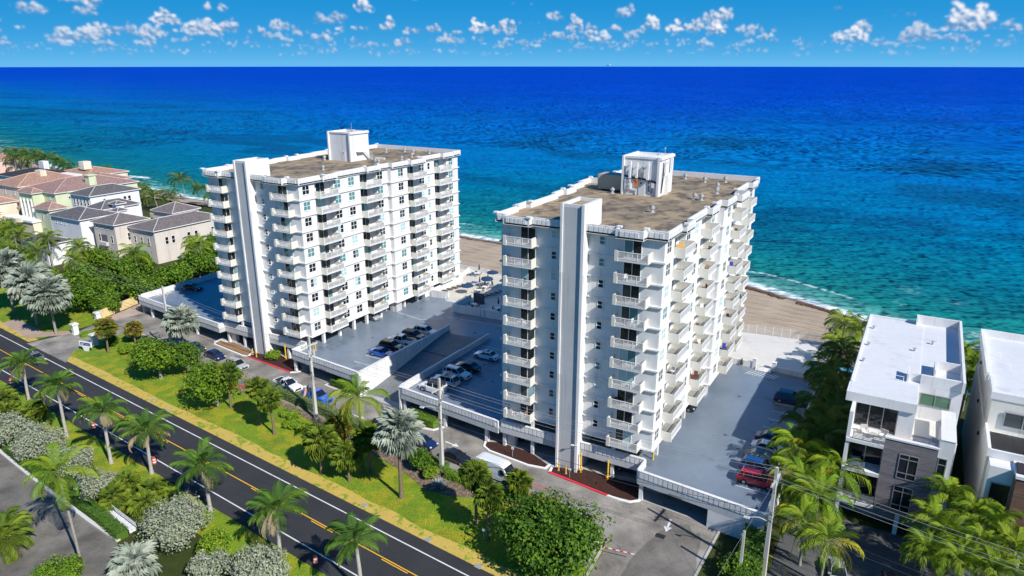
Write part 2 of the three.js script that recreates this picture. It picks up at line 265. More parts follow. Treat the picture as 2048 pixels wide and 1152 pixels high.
const water = { specularIntensity: 0.05, ior: 1.33, bumpMap: waveTex, bumpScale: 7 };
{
  // near water carries its own colour sheet, so its uv run 0..1 and the waves get a matching repeat
  const g = new THREE.PlaneGeometry(NX1 - NX0, NZ1 - NZ0, 1, 1); g.rotateX(-Math.PI / 2); g.translate((NX0 + NX1) / 2, SEA, (NZ0 + NZ1) / 2);
  const near = waveTex.clone(); near.repeat.set((NX1 - NX0) / 260, (NZ1 - NZ0) / 260); near.needsUpdate = true;
  const m = mesh('sea', g, MP(0xffffff, 0.4, { ...water, map: seaNearTex, bumpMap: near })); used.sea = 0; m.userData = { kind: 'structure' };
  const X = [NX0], Z = [NZ1]; const far = new MB(); far.useColor = true;
  for (let x = NX0, s = 24; x > -45000; s *= 1.12) { x -= s; X.unshift(x); } for (let x = NX0; x < NX1 - 1; x += 15.5) X.push(x + 15.5);
  for (let x = NX1, s = 24; x < 45000; s *= 1.15) { x += s; X.push(x); }
  for (let z = NZ1; z > NZ0 + 1; z -= 20) Z.push(z - 20); for (let z = NZ0, s = 14; z > -45000; s *= 1.06) { z -= s; Z.push(z); }
  const col = X.map((x) => Z.map((z) => seaColor(x, z, false)));
  for (let i = 0; i + 1 < X.length; i++) for (let j = 0; j + 1 < Z.length; j++) {
    if (X[i] >= NX0 - 0.1 && X[i + 1] <= NX1 + 0.1 && Z[j + 1] >= NZ0 - 0.1) continue;
    const q = [[i, j], [i + 1, j], [i + 1, j + 1], [i, j + 1]], put = (k) => { const [a, b] = q[k]; far.col = col[a][b]; const wx = X[a] * .004, wz = Z[b] * .004; far.vert([X[a], bow(X[a], Z[b]), Z[b]], [0, 1, 0], [X[a] + 150 * (fbm(wx, wz, 3) - .5) + 0.14 * Z[b], -Z[b] + 110 * (fbm(wx + 31, wz + 17, 3) - .5) + 0.2 * X[a]]); };
    [0, 1, 2, 0, 2, 3].forEach(put);
  }
  const farWaves = waveTex.clone(); farWaves.repeat.set(1 / 520, 1 / 520); farWaves.needsUpdate = true; const mm = MP(0xffffff, 0.4, { ...water, bumpMap: farWaves, bumpScale: 26, vertexColors: true }); struct('sea', far, mm);
}
const landEdge = (x) => x > -150 ? -131 : lerp(-131, shore(x) + 16, sstep(-150, -200, x));
{
  const b = new MB(); b.useColor = true; const xs = []; for (let x = -700; x <= 160; x += 4) xs.push(x); const T = 26;
  const pt = (x, k) => { const t = k / T, z0 = landEdge(x), z1 = shore(x) - 22, z = lerp(z0, z1, t), ds = z - shore(x), top = x > -150 ? 1.5 : 0.6; const y = ds < 0 ? SEA + ds * 0.09 - 0.02 : SEA + (top - SEA) * Math.pow(clamp(ds / (z0 - shore(x)), 0, 1), 0.75) + 0.12 * (vnoise(x * .2, z * .2) - .5) * sstep(4, 9, ds);
    const wet = 1 - sstep(2.5, 5.5, ds + 3 * (fbm(x * .08, 3, 2) - .5)); return [[x, y, z], [lerp(1, .52, wet), lerp(1, .5, wet), lerp(1, .5, wet)]]; };
  for (let i = 0; i + 1 < xs.length; i++) for (let k = 0; k < T; k++) {
    const A = pt(xs[i], k), B = pt(xs[i + 1], k), D = pt(xs[i + 1], k + 1), E = pt(xs[i], k + 1);
    for (const q of [A, B, D, A, D, E]) { b.col = q[1]; b.vert(q[0], [0, 1, 0.03], [q[0][0], -q[0][2]]); }
  }
  const sm = sand.clone(); sm.vertexColors = true; struct('beach', b, sm);
  // the line of washed-up weed
  const r = rng(5), w = new MB(); w.useColor = true;
  for (let x = -140; x < 30; x += 0.16) { const n = r() < 0.75 ? 2 : 1; for (let k = 0; k < n; k++) { const ds = 3.6 + 2.2 * (fbm(x * .12, 4, 3) - .5) * 2 + (r() - .5) * (x > -45 ? 2.4 : 1.2), z = shore(x) + ds; if (fbm(x * .35, 2, 2) < 0.38 || (x < -60 && r() < .8)) continue;
    const s = .18 + r() * .4, y = SEA + 3.5 * Math.pow(clamp(ds / (landEdge(x) - shore(x)), 0, 1), 0.75) + 0.05; const t = .6 + r() * .7; w.color(.10 * t, .045 * t, .02 * t); w.ball(x + r() * .3, y, z, s * (1 + r()), .12, s, 5); } }
  const m = w.build('seaweed', M(0xffffff, .95, { vertexColors: true })); m.userData = { kind: 'stuff', label: 'brown line of seaweed washed up along the wet sand', category: 'seaweed' };
}
// land
{
  const b = new MB(), P = [[-2500, 400], [900, 400], [900, -131]]; for (let x = 120; x >= -700; x -= 20) P.push([x, Math.min(landEdge(x) - 0.6, -20)]); P.push([-900, -318], [-2500, -545]);
  struct('ground', b.sheet(P, -0.012), M(C(0.16, 0.17, 0.06), 0.95, { map: grassTex }));
  // street: fresh asphalt between grass verges
  const strip = (s0, s1, n0, n1, y) => new MB().sheet([R(s0, n0), R(s1, n0), R(s1, n1), R(s0, n1)], y);
  struct('road', strip(-420, 320, -5.5, 5.1, 0.012), newAsphalt);
  const lines = new MB(); lines.sheet([R(-420, 3.3), R(320, 3.3), R(320, 3.46), R(-420, 3.46)], 0.018); struct('road_edge_line', lines, paintWhite);
  struct('road_edge_line', new MB().sheet([R(-420, -3.68), R(320, -3.68), R(320, -3.52), R(-420, -3.52)], 0.018), paintWhite);
  struct('road_center_line', new MB().sheet([R(-420, 0.08), R(320, 0.08), R(320, 0.22), R(-420, 0.22)], 0.018), paintYellow);
  for (let s = -118; s < 60; s += 12) struct('road_center_dash', new MB().sheet([R(s, -0.2), R(s + 4, -0.2), R(s + 4, -0.07), R(s, -0.07)], 0.018), paintYellow);
  // sod strip beside the road, lawn, both with a ragged edge
  const rag = (s0, s1, na, nb, ja, jb, seed, y, m, nm) => { const P = []; for (let s = s0; s <= s1; s += 1.5) P.push(R(s, na + ja * (fbm(s * .3 + seed, 1, 3) - .5))); for (let s = s1; s >= s0; s -= 1.5) P.push(R(s, nb + jb * (fbm(s * .25 + seed, 9, 3) - .5))); struct(nm, new MB().sheet(P, y), m); };
  rag(-80, 37, 5.1, 19.0, 0.5, 0.2, 3, 0.004, lawn, 'lawn'); rag(-76, 37, 4.95, 6.9, 0.25, 0.8, 8, 0.008, verge, 'grass_verge');
  rag(-260, -90, 5.1, 22, 0.5, 0.2, 13, 0.004, lawn, 'lawn'); rag(-260, -90, 4.95, 6.9, 0.25, 1.3, 18, 0.008, verge, 'grass_verge');
  rag(-260, 60, -9.6, -5.5, 0.3, 0.5, 23, 0.004, lawn, 'lawn');
  rag(47, 120, 5.1, 26, 0.5, 0.2, 28, 0.004, lawn, 'lawn');
  // the forecourt drive with both mouths
  const drive = [[-149, -64.4], [-132.6, -63.0], [-136.6, -66.5], [-138.6, -70.5], [-138.6, -75.2], [-136.6, -78.0], [-131, -79.3], [-118, -76.9], [-104, -73.6], [-90, -72.6], [-60.4, -69.2], [-45.7, -68.4], [-38.2, -69.3], [-33.6, -70.2], [-29.2, -68.9], [-26.4, -66.8], [-25.1, -64.2], [-24.8, -59.4], [-25.6, -53.6], [-13.4, -52.4], [-14.9, -58], [-14.9, -65], [-14.7, -74.6], [-24.9, -76.2], [-47, -79.5], [-66, -80.5], [-76, -81.6], [-93, -83], [-116, -86], [-146, -88.6], [-149.3, -80.5], [-146.6, -73.5]];
  struct('driveway', new MB().sheet(drive, 0.02), oldAsphalt);
  { const r = rng(91), P = []; for (let k = 0; k < 60; k++) { const a = k / 60 * 6.283; P.push([-18.4 + (3.4 + .9 * (fbm(k * .4, 3, 3) - .5)) * Math.cos(a), -62.5 + (11 + 3 * (fbm(k * .5, 8, 3) - .5)) * Math.sin(a)]); } const Q = P.map(([x, z]) => [Math.min(x, -15.1), z]); struct('asphalt_patch', new MB().sheet(Q, 0.024), M(C(.42, .42, .42), .92, { map: asphaltTex })); }
  // floor under the deck
  struct('garage_floor', new MB().sheet([[-145.4, -87.2], [-116, -84.6], [-93, -82.3], [-76, -80.4], [-66, -79.6], [-47, -77.8], [-24.9, -75.3], [-9.8, -74.3], [-9.8, -118], [-145.4, -121]], 0.03), concrete);
  const kerb = (pts, m, w = 0.32, h = 0.15, nm = 'kerb') => { const b = new MB(); for (let i = 0; i + 1 < pts.length; i++) { const [a, c] = [pts[i], pts[i + 1]], l = Math.hypot(c[0] - a[0], c[1] - a[1]), e = 0.06 / l; b.wall([a[0] - (c[0] - a[0]) * e, a[1] - (c[1] - a[1]) * e], [c[0] + (c[0] - a[0]) * e, c[1] + (c[1] - a[1]) * e], 0, h + 0.003 * (i % 2), w); } struct(nm, b, m); };
  const bed = (nm, P, m, y = 0.1) => struct(nm, new MB().prism(P, 0.01, y), m);
  bed('mulch_bed', [[-49.7, -77.7], [-49, -76.7], [-47.8, -76.1], [-41.3, -75.6], [-39.1, -75.95], [-39.1, -76.8], [-42.5, -78.4], [-47.8, -78.6]], mulch);
  kerb([[-49.9, -78.2], [-49.2, -76.5], [-47.9, -75.85], [-41.3, -75.3], [-38.8, -75.75], [-38.7, -76.9]], trimWhite);
  bed('mulch_bed', [[-37.7, -75.5], [-38.0, -76.6], [-34.5, -78.2], [-30.1, -78.3], [-25.3, -78.6], [-25.2, -75.7], [-25.9, -74.7], [-28.9, -74.4]], mulch);
  kerb([[-38.2, -76.8], [-37.9, -75.3]], trimWhite); kerb([[-37.9, -75.22], [-29, -74.15]], paintRed); kerb([[-28.95, -74.14], [-27.4, -74.05], [-26, -74.2], [-25.1, -75], [-24.9, -75.9]], trimWhite);
  bed('planting_island', [[-116.1, -83.1], [-117, -84.7], [-115.3, -84.6], [-113.7, -85.3], [-107, -84.1], [-105.9, -82.3], [-106.8, -82]], M(C(0.45, 0.33, 0.22), .95, { map: sandTex }));
  kerb([[-115.3, -84.9], [-117.2, -84.9], [-117.2, -83.6], [-116.2, -82.8], [-106.8, -81.7], [-105.7, -82.1], [-106.4, -83.6]], trimWhite);
  bed('mulch_bed', [[-105.3, -82.2], [-106.2, -83.8], [-103, -84.2], [-100.3, -85.2], [-96, -85.3], [-92.2, -82.8], [-93.2, -81]], mulch);
  kerb([[-105.5, -81.95], [-93.2, -80.8]], paintRed); kerb([[-93.1, -80.8], [-92, -81.6], [-91.9, -82.6]], trimWhite);
  bed('planting_strip', [[-96, -71.2], [-84, -70.8], [-66, -67.6], [-60.6, -66.6], [-60.4, -69.0], [-90, -72.4], [-97, -73]], soil, 0.06);
  bed('planting_strip', [[-60.5, -66.6], [-54, -65], [-50, -63.4], [-46, -64], [-41, -66.3], [-33.6, -66], [-33.6, -70.0], [-38.2, -69.1], [-45.7, -68.2], [-60.4, -69]], soil, 0.06);
  bed('planting_strip', [[-84, -80.2], [-77.2, -79.4], [-76.2, -81.4], [-83.5, -82.4]], soil, 0.08);
  bed('planting_strip', [[-65.5, -78.6], [-63, -76.9], [-58.6, -76.9], [-57.9, -78.5]], soil, 0.08);
  kerb([[-64.8, -79.2], [-64.4, -77.5], [-62.9, -76.6], [-60.5, -76.3], [-58.4, -76.7], [-57.6, -78.2]], trimWhite); kerb([[-83.6, -81.9], [-83.9, -80.1], [-77.2, -79.3]], trimWhite);
  kerb([[-14.85, -53], [-14.85, -65], [-14.6, -74.4]], concrete, .28, .12); kerb([[-33.6, -69.9], [-29.3, -68.6], [-26.7, -66.6], [-25.4, -64.1], [-25.1, -59.4], [-25.9, -53.7]], concrete, .28, .12);
  kerb([[-137.4, -77.7], [-131, -79.1], [-118, -76.7]], concrete, .28, .12); kerb([[-136.7, -78.2], [-133.3, -79]], paintYellow, .3, .125);
  kerb([[-105, -73.6], [-97, -72.6]], concrete, .28, .12); kerb([[-97, -72.7], [-93.6, -72.4]], paintRed, .3, .12); kerb([[-42, -68.6], [-34, -69.8]], paintRed, .3, .12);
  struct('fire_lane_line', new MB().wall([-101.5, -75.6], [-92.5, -74.7], 0.02, 0.026, 0.14), paintRed); struct('fire_lane_line', new MB().wall([-45, -72.4], [-36.2, -71.4], 0.02, 0.026, 0.14), paintRed);
  const arrow = (x, z, a, L = 2.6) => { const c = Math.cos(a), s = Math.sin(a), T = (p, q) => [x + p * c - q * s, z + p * s + q * c]; struct('drive_arrow', new MB().sheet([T(-L / 2, -.12), T(L / 2 - 1, -.12), T(L / 2 - 1, -.5), T(L / 2, 0), T(L / 2 - 1, .5), T(L / 2 - 1, .12), T(-L / 2, .12)], 0.028), paintWhite); };
  arrow(-53.6, -74.75, RTURN * -1); arrow(-87.2, -77.9, -RTURN); arrow(-20.2, -72.1, Math.PI / 2 - .1); arrow(-71, -74.2, -RTURN); 
  const dr = new MB().box(-20.95, 0.02, -70.1, -19.85, 0.035, -69.3); const drm = dr.build(numbered('storm_drain'), blackMetal); drm.userData = { kind: 'structure' };
  // private forecourt in the near corner, walled path
  struct('paver_court', new MB().sheet([[-135, -42.5], [-108, -40.2], [-97.6, -39], [-81, -37.3], [-74.8, -37], [-64, -32], [-58, -10], [-140, -6]], 0.02), M(C(0.42, 0.42, 0.40), .9, { map: asphaltTex }));
  kerb([[-135, -42.7], [-108, -40.4], [-97.6, -39.2], [-81, -37.5], [-74.6, -37.1]], whiteConcrete, .45, .25, 'kerb');
  // neighbour's drive on the right, side path on the left
  struct('driveway', new MB().sheet([[-6.55, -54], [10, -53], [24, -54], [24, -84], [-6.55, -84]], 0.02), darkAsphalt);
  struct('footpath', new MB().sheet([[-8.2, -56], [-6.6, -56], [-6.6, -118], [-8.2, -118]], 0.014), darkAsphalt);
  struct('footpath', new MB().sheet([[-166, -68], [-152, -66], [-146.4, -71.4], [-148.5, -72.8], [-152.5, -69.5], [-166, -71]], 0.012), M(C(.62, .45, .36), .9, { map: deckTex }));
  struct('footpath', new MB().sheet([[-149.4, -79.5], [-146.8, -79.2], [-145.6, -88.2], [-152.4, -90.8]], 0.026), M(C(.66, .50, .40), .9, { map: deckTex }));
}

// ---------------------------------------------------------------- the two apartment towers
const FL0 = 5.5, FH = 2.777, NF = 10, SOFF = FL0 + FH * NF, ROOF = SOFF + 0.28, PAR = 34.42;
function windowGeo(w, h, cols, rows) {   // faces +z, origin at its lower left
  const f = new MB(), t = 0.07;
  f.box(-t, -t, 0, w + t, 0, .07).box(-t, h, 0, w + t, h + t, .07).box(-t, 0, 0, 0, h, .07).box(w, 0, 0, w + t, h, .07);
  for (let i = 1; i < cols; i++) f.box(w * i / cols - .035, 0, 0, w * i / cols + .035, h, .06);
  for (let j = 1; j < rows; j++) f.box(0, h * j / rows - .035, 0, w, h * j / rows + .035, .05);
  f.box(-t - .05, -t - .06, 0, w + t + .05, -t - .002, .12);
  const p = new MB().box(0.002, 0.002, 0, w / cols - .002, h - .002, .022);
  return { w, h, cols, frame: f.geo(), pane: p.geo() };
}
const WIN = windowGeo(1.5, 1.45, 2, 2), WINS = windowGeo(0.62, 0.95, 1, 2), WINM = windowGeo(0.75, 1.3, 1, 2), SLIDE = windowGeo(2.1, 2.12, 2, 1);
function putWindow(name, W, parent, x, y, z, turn, pick) {
  const g = holder(name, parent, x, y, z); g.rotation.y = turn; mesh('frame', W.frame, trimWhite, g);
  for (let i = 0; i < W.cols; i++) { const p = mesh('pane', W.pane, pick(i), g); p.position.x = i * W.w / W.cols; } return g;
}
function balconyGeo(w, d, lip) {   // origin at the wall end of its left side, w along x, d towards +z
  const slab = new MB().box(0, -.04, 0, w, .18, d), floor = new MB().box(.02, .181, 0, w - .02, .19, d - .06), left = new MB(), right = new MB(), rail = new MB(), H = 1.22;
  const top = (x0, x1, m, hs) => { for (let k = 0; k < 6; k++) { const a = k / 6, b = (k + 1) / 6; m.hexa([[x0, -.05, d * b], [x1, -.05, d * b], [x1, -.05, d * a], [x0, -.05, d * a]], [[x0, hs(b), d * b], [x1, hs(b), d * b], [x1, hs(a), d * a], [x0, hs(a), d * a]]); } };
  top(-.13, 0, left, (t) => H); top(w, w + .13, right, (t) => H - 0.0 * t);
  left.box(-.13, -.05, d + .001, lip, H + .06, d + .1);
  const x0 = lip + .02, x1 = w; rail.box(x0, H - .09, d - .06, x1, H - .02, d + .02).box(x0, .24, d - .05, x1, .29, d + .01);
  for (let x = x0 + .06; x < x1 - .02; x += .125) rail.box(x, .29, d - .035, x + .034, H - .09, d - .005);
  for (let k = 1; k < 3; k++) { const x = lerp(x0, x1, k / 3); rail.box(x - .03, .18, d - .055, x + .03, H - .02, d + .015); }
  return { slab: slab.geo(), floor: floor.geo(), left: left.geo(), right: right.geo(), rail: rail.geo() };
}
const BALF = balconyGeo(3.95, 1.4, .32), BALS = balconyGeo(4.4, 2.2, .12);
const balconyFloor = M(C(.26, .26, .25), .8);
function putBalcony(B, parent, x, y, z, turn, side) {
  const g = holder('balcony', parent, x, y, z); g.rotation.y = turn;
  mesh('slab', B.slab, white, g); mesh('floor', B.floor, balconyFloor, g); mesh('side_wall', B.left, side, g); mesh('side_wall', B.right, side, g); mesh('railing', B.rail, railWhite, g); return g;
}
const SIDE_WALL = [[0, 0], [3.7, -.85], [8.2, 0], [15.3, -.85], [20, 0], [23.2, .95], [28.4, .05], [33.3, 0], [38.9, -.85], [43.4, 0], [47.8, 0]];
const SIDE_PAR = [[-.45, .5], [4.75, 1.1], [8.4, .3], [16.4, 1.05], [20.2, .45], [23.2, 1.4], [28.3, 2.2], [33.2, .25], [40.9, 1.05], [44.8, .55], [48.3, .55]];
const BAL_AT = [[3.65, 1.35], [15.5, 1.35], [28.85, 2.2], [39.1, 1.35]];   // distance behind the front corner, reach beyond the wall line
const WIN_AT = [[0.8, 0, WIN], [8.5, 0, WIN], [12.1, 0, WIN], [20.2, 0, WIN], [25.4, .95, WIN], [33.6, 0, WIN], [36.4, 0, WINM], [44.2, 0, WIN]];
const SLIDE_AT = [[4.7, -.85], [16.0, -.85], [29.2, .05], [39.6, -.85]];
function steps(T, xr, zf, sign) { const P = []; for (let i = 0; i + 1 < T.length; i++) { P.push([sign * (xr + T[i][1]), zf - T[i][0]], [sign * (xr + T[i][1]), zf - T[i + 1][0]]); } return P; }
function ventGeo() { const v = new MB(); v.tube([[0, 0, 0], [0, .55, 0]], .22, 8).tube([[0, .55, 0], [0, .62, 0], [0, .8, 0], [0, 1.0, 0]], [.36, .38, .36, .12], 10).tube([[0, 0, 0], [0, .08, 0]], .42, 8); return v.geo(); }
const VENT = ventGeo();
function tower(name, label, x0, z0, xl, xr, seed, kind) {
  const t = thing(name, label, 'apartment tower', [x0, 0, z0]), r = rng(seed), ZF = -1.2, mid = (xl + xr) / 2, hw = (xr - xl) / 2;
  const side = (T, s) => steps(T, hw, ZF, s).map((p) => [p[0] + mid, p[1]]);
  // walls
  const foot = [[xl, ZF], ...side(SIDE_WALL, 1), ...side(SIDE_WALL, -1).reverse()];
  const clean = foot.filter((p, i) => { const q = foot[(i + 1) % foot.length]; return Math.hypot(p[0] - q[0], p[1] - q[1]) > 0.01; });
  new MB().prism(clean, FL0 + .02, SOFF + .02).build('wall', white, t);
  const ledge = offsetPoly(clean, 0.24), lg = new MB().prism(ledge, 0, 0.2).geo();
  for (let k = 0; k < NF; k++) { const m = mesh('floor_ledge', lg, white, t); m.position.y = FL0 - .03 + k * FH; }
  // roof slab, gravel, parapet
  const pe = [[xl - .5, -.35], [-8.15, -.35], [-8.15, .5], [-4.25, .5], [-4.25, -.35], [3.4, -.35], [7.35, -.35], [7.35, .5], [xr - 2.1, .5], [xr - 2.1, -.75]];
  const par = [...pe, ...side(SIDE_PAR, 1).map((p, i) => i === 0 ? [p[0], -.75] : p), ...side(SIDE_PAR, -1).reverse().map((p, i, a) => i === a.length - 1 ? [p[0], -.35] : p)].filter((p, i, a) => { const q = a[(i + 1) % a.length]; return Math.hypot(p[0] - q[0], p[1] - q[1]) > 0.02; });
  new MB().prism(par, SOFF, ROOF).build('roof_slab', white, t);
  new MB().sheet(offsetPoly(par, -.26), ROOF + .012).build('roof', roofBrown, t);
  const ins = offsetPoly(par, -.13);
  for (let i = 0; i < ins.length; i++) {
    const a = ins[i], b = ins[(i + 1) % ins.length], l = Math.hypot(b[0] - a[0], b[1] - a[1]); if (l < .1) continue;
    const m = new MB(), ux = (b[0] - a[0]) / l, uz = (b[1] - a[1]) / l, e = i % 2 ? .126 : -.134; m.wall([a[0] - ux * e, a[1] - uz * e], [b[0] + ux * e, b[1] + uz * e], ROOF - .2 + .002 * (i % 3), PAR + .004 * (i % 2), .26);
    let nx = -uz, nz = ux; const cx = (a[0] + b[0]) / 2 - mid, cz = (a[1] + b[1]) / 2 + 25; if (Math.abs(uz) < .5 ? nz * cz < 0 : nx * cx < 0) { nx = -nx; nz = -nz; }
    const n = Math.floor((l - .3) / .62), o = (l - n * .62) / 2;   // raised blocks along the outer face
    for (let k = 0; k < n && l > 1.5; k++) { const s0 = o + k * .62 + .07, s1 = s0 + .47, q = (s) => [a[0] + ux * s + nx * .13, a[1] + uz * s + nz * .13]; m.wall(q(s0), q(s1), SOFF + .3, PAR - .2, .17); }
    m.build('parapet', white, t);
  }
  for (let i = 0; i < ins.length; i++) if (i % 3 === 0) new MB().box(ins[i][0] - .3, PAR, ins[i][1] - .3, ins[i][0] + .3, PAR + .2, ins[i][1] + .3).build('parapet_pier', white, t);
  // stair shaft with its two blades
  const sh = holder('stair_shaft', t);
  new MB().box(.3, 0, -4.9, 2.85, 36.3, .1).build('front_panel', shaftGrey, sh);
  new MB().box(0, 0, -4.95, .3, 36.75, .32).build('blade', white, sh); new MB().box(2.85, 0, -4.95, 3.22, 36.78, .34).build('blade', white, sh);
  new MB().box(.3, 36.3, -.12, 2.85, 36.7, .105).build('coping', white, sh); new MB().box(.3, 36.3, -4.94, 2.85, 36.7, -4.7).build('coping', white, sh); new MB().sheet([[.31, -.13], [2.84, -.13], [2.84, -4.69], [.31, -4.69]], 36.31).build('shaft_roof', roofBrown, sh);
  // glazing, balconies
  const cur = (lean) => (i) => { const q = r(); return q < .42 - lean ? glassDark : q < .58 - lean ? glassMid : q < .78 ? glassTeal : glassPale; };
  for (let k = 0; k < NF; k++) {
    const y = FL0 + k * FH, one = cur(.05), c0 = one(0);
    putBalcony(BALF, t, -8.15, y, ZF, 0, cream); putBalcony(BALF, t, xr - 5.55, y, ZF, 0, cream);
    let c = cur(-.25), a = c(0); putWindow('sliding_door', SLIDE, t, -6.35, y + .2, ZF, 0, (i) => i ? c(1) : a);
    const c2 = cur(-.05); putWindow('sliding_door', SLIDE, t, xr - 4.95, y + .2, ZF, 0, (i) => c2(i));
    const w1 = cur(-.25)(0); putWindow('window', WINS, t, -1.85, y + 1.42, ZF, 0, () => w1); const w2 = cur(0)(0); putWindow('window', WINS, t, 4.75, y + 1.42, ZF, 0, () => w2);
    for (const [dz, dx, W] of WIN_AT) { const p = cur(kind === 'left' ? .12 : -.05), c1 = p(0), same = r() < .7; putWindow('window', W, t, xr + dx, y + .98, ZF - dz, Math.PI / 2, (i) => same ? c1 : i ? p(1) : c1); }
    for (const [dz, dx] of SLIDE_AT) { const p = cur(-.05); putWindow('sliding_door', SLIDE, t, xr + dx, y + .2, ZF - dz, Math.PI / 2, (i) => p(i)); }
    for (const [dz, out] of BAL_AT) { const g = putBalcony(BALS, t, xr + out - 2.2, y, ZF - dz, Math.PI / 2, cream); }
    for (const [dz, out] of BAL_AT) putBalcony(BALS, t, xl - out + 2.2, y, ZF - dz - 4.4, -Math.PI / 2, cream);
  }
  // vents on the roof
  for (const [vx, vz] of [[6.4, -15], [8.6, -27.5], [9.7, -27.2], [10.2, -34], [9, -39], [-4, -26], [5.5, -44], [-1.5, -43], [1.5, -46], [8.5, -46], [-6, -40]]) { const v = mesh('roof_vent', VENT, galv, t); v.position.set(vx, ROOF, vz); v.rotation.y = vx; }
  for (let k = 0; k < 12; k++) new MB().tube([[xl + 1 + k * 1.6, PAR, -.22], [xl + 1 + k * 1.6, PAR + .45, -.22]], .015, 4).build('lightning_rod', galv, t);
  // supports at street and deck level
  for (const x of [-8.9, -4.3, 7.8]) new MB().box(x - .22, 0, -1.35, x + .22, FL0, -.9).build('column', white, t);
  new MB().box(-9.2, 0, -2.2, -7.4, 2.5, -1.45).build('column', white, t);
  for (const dz of [3.2, 7.4, 11.4, 15.1, 19.4, 23.6, 27, 31.5, 36, 41, 46]) new MB().box(xr - .62, 3.3, ZF - dz - .25, xr - .12, FL0 + .02, ZF - dz + .25).build('column', white, t);
  for (const dz of [8, 16, 24, 32, 40]) new MB().box(mid - 4.2, 3.3, ZF - dz - .3, mid - 3.6, FL0 + .02, ZF - dz + .3).build('column', white, t);
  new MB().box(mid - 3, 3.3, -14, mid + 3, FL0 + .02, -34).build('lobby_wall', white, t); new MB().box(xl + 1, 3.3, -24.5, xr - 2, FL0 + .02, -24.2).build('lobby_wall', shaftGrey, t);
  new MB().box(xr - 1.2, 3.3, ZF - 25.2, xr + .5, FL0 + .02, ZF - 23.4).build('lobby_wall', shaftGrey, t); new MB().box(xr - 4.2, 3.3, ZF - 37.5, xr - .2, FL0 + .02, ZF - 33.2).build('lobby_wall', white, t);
  return t;
}
const XR_R = 12.95, XR_L = 14.1;
const towerR = tower('apartment_tower', 'nearer white apartment tower, its rooftop box hung with antennas', -37.87, -77.2, -9.35, XR_R, 11, 'right');
const towerL = tower('apartment_tower', 'farther white apartment tower with a plain rooftop box and outside stair', -105.9, -84.2, -9.3, XR_L, 29, 'left');
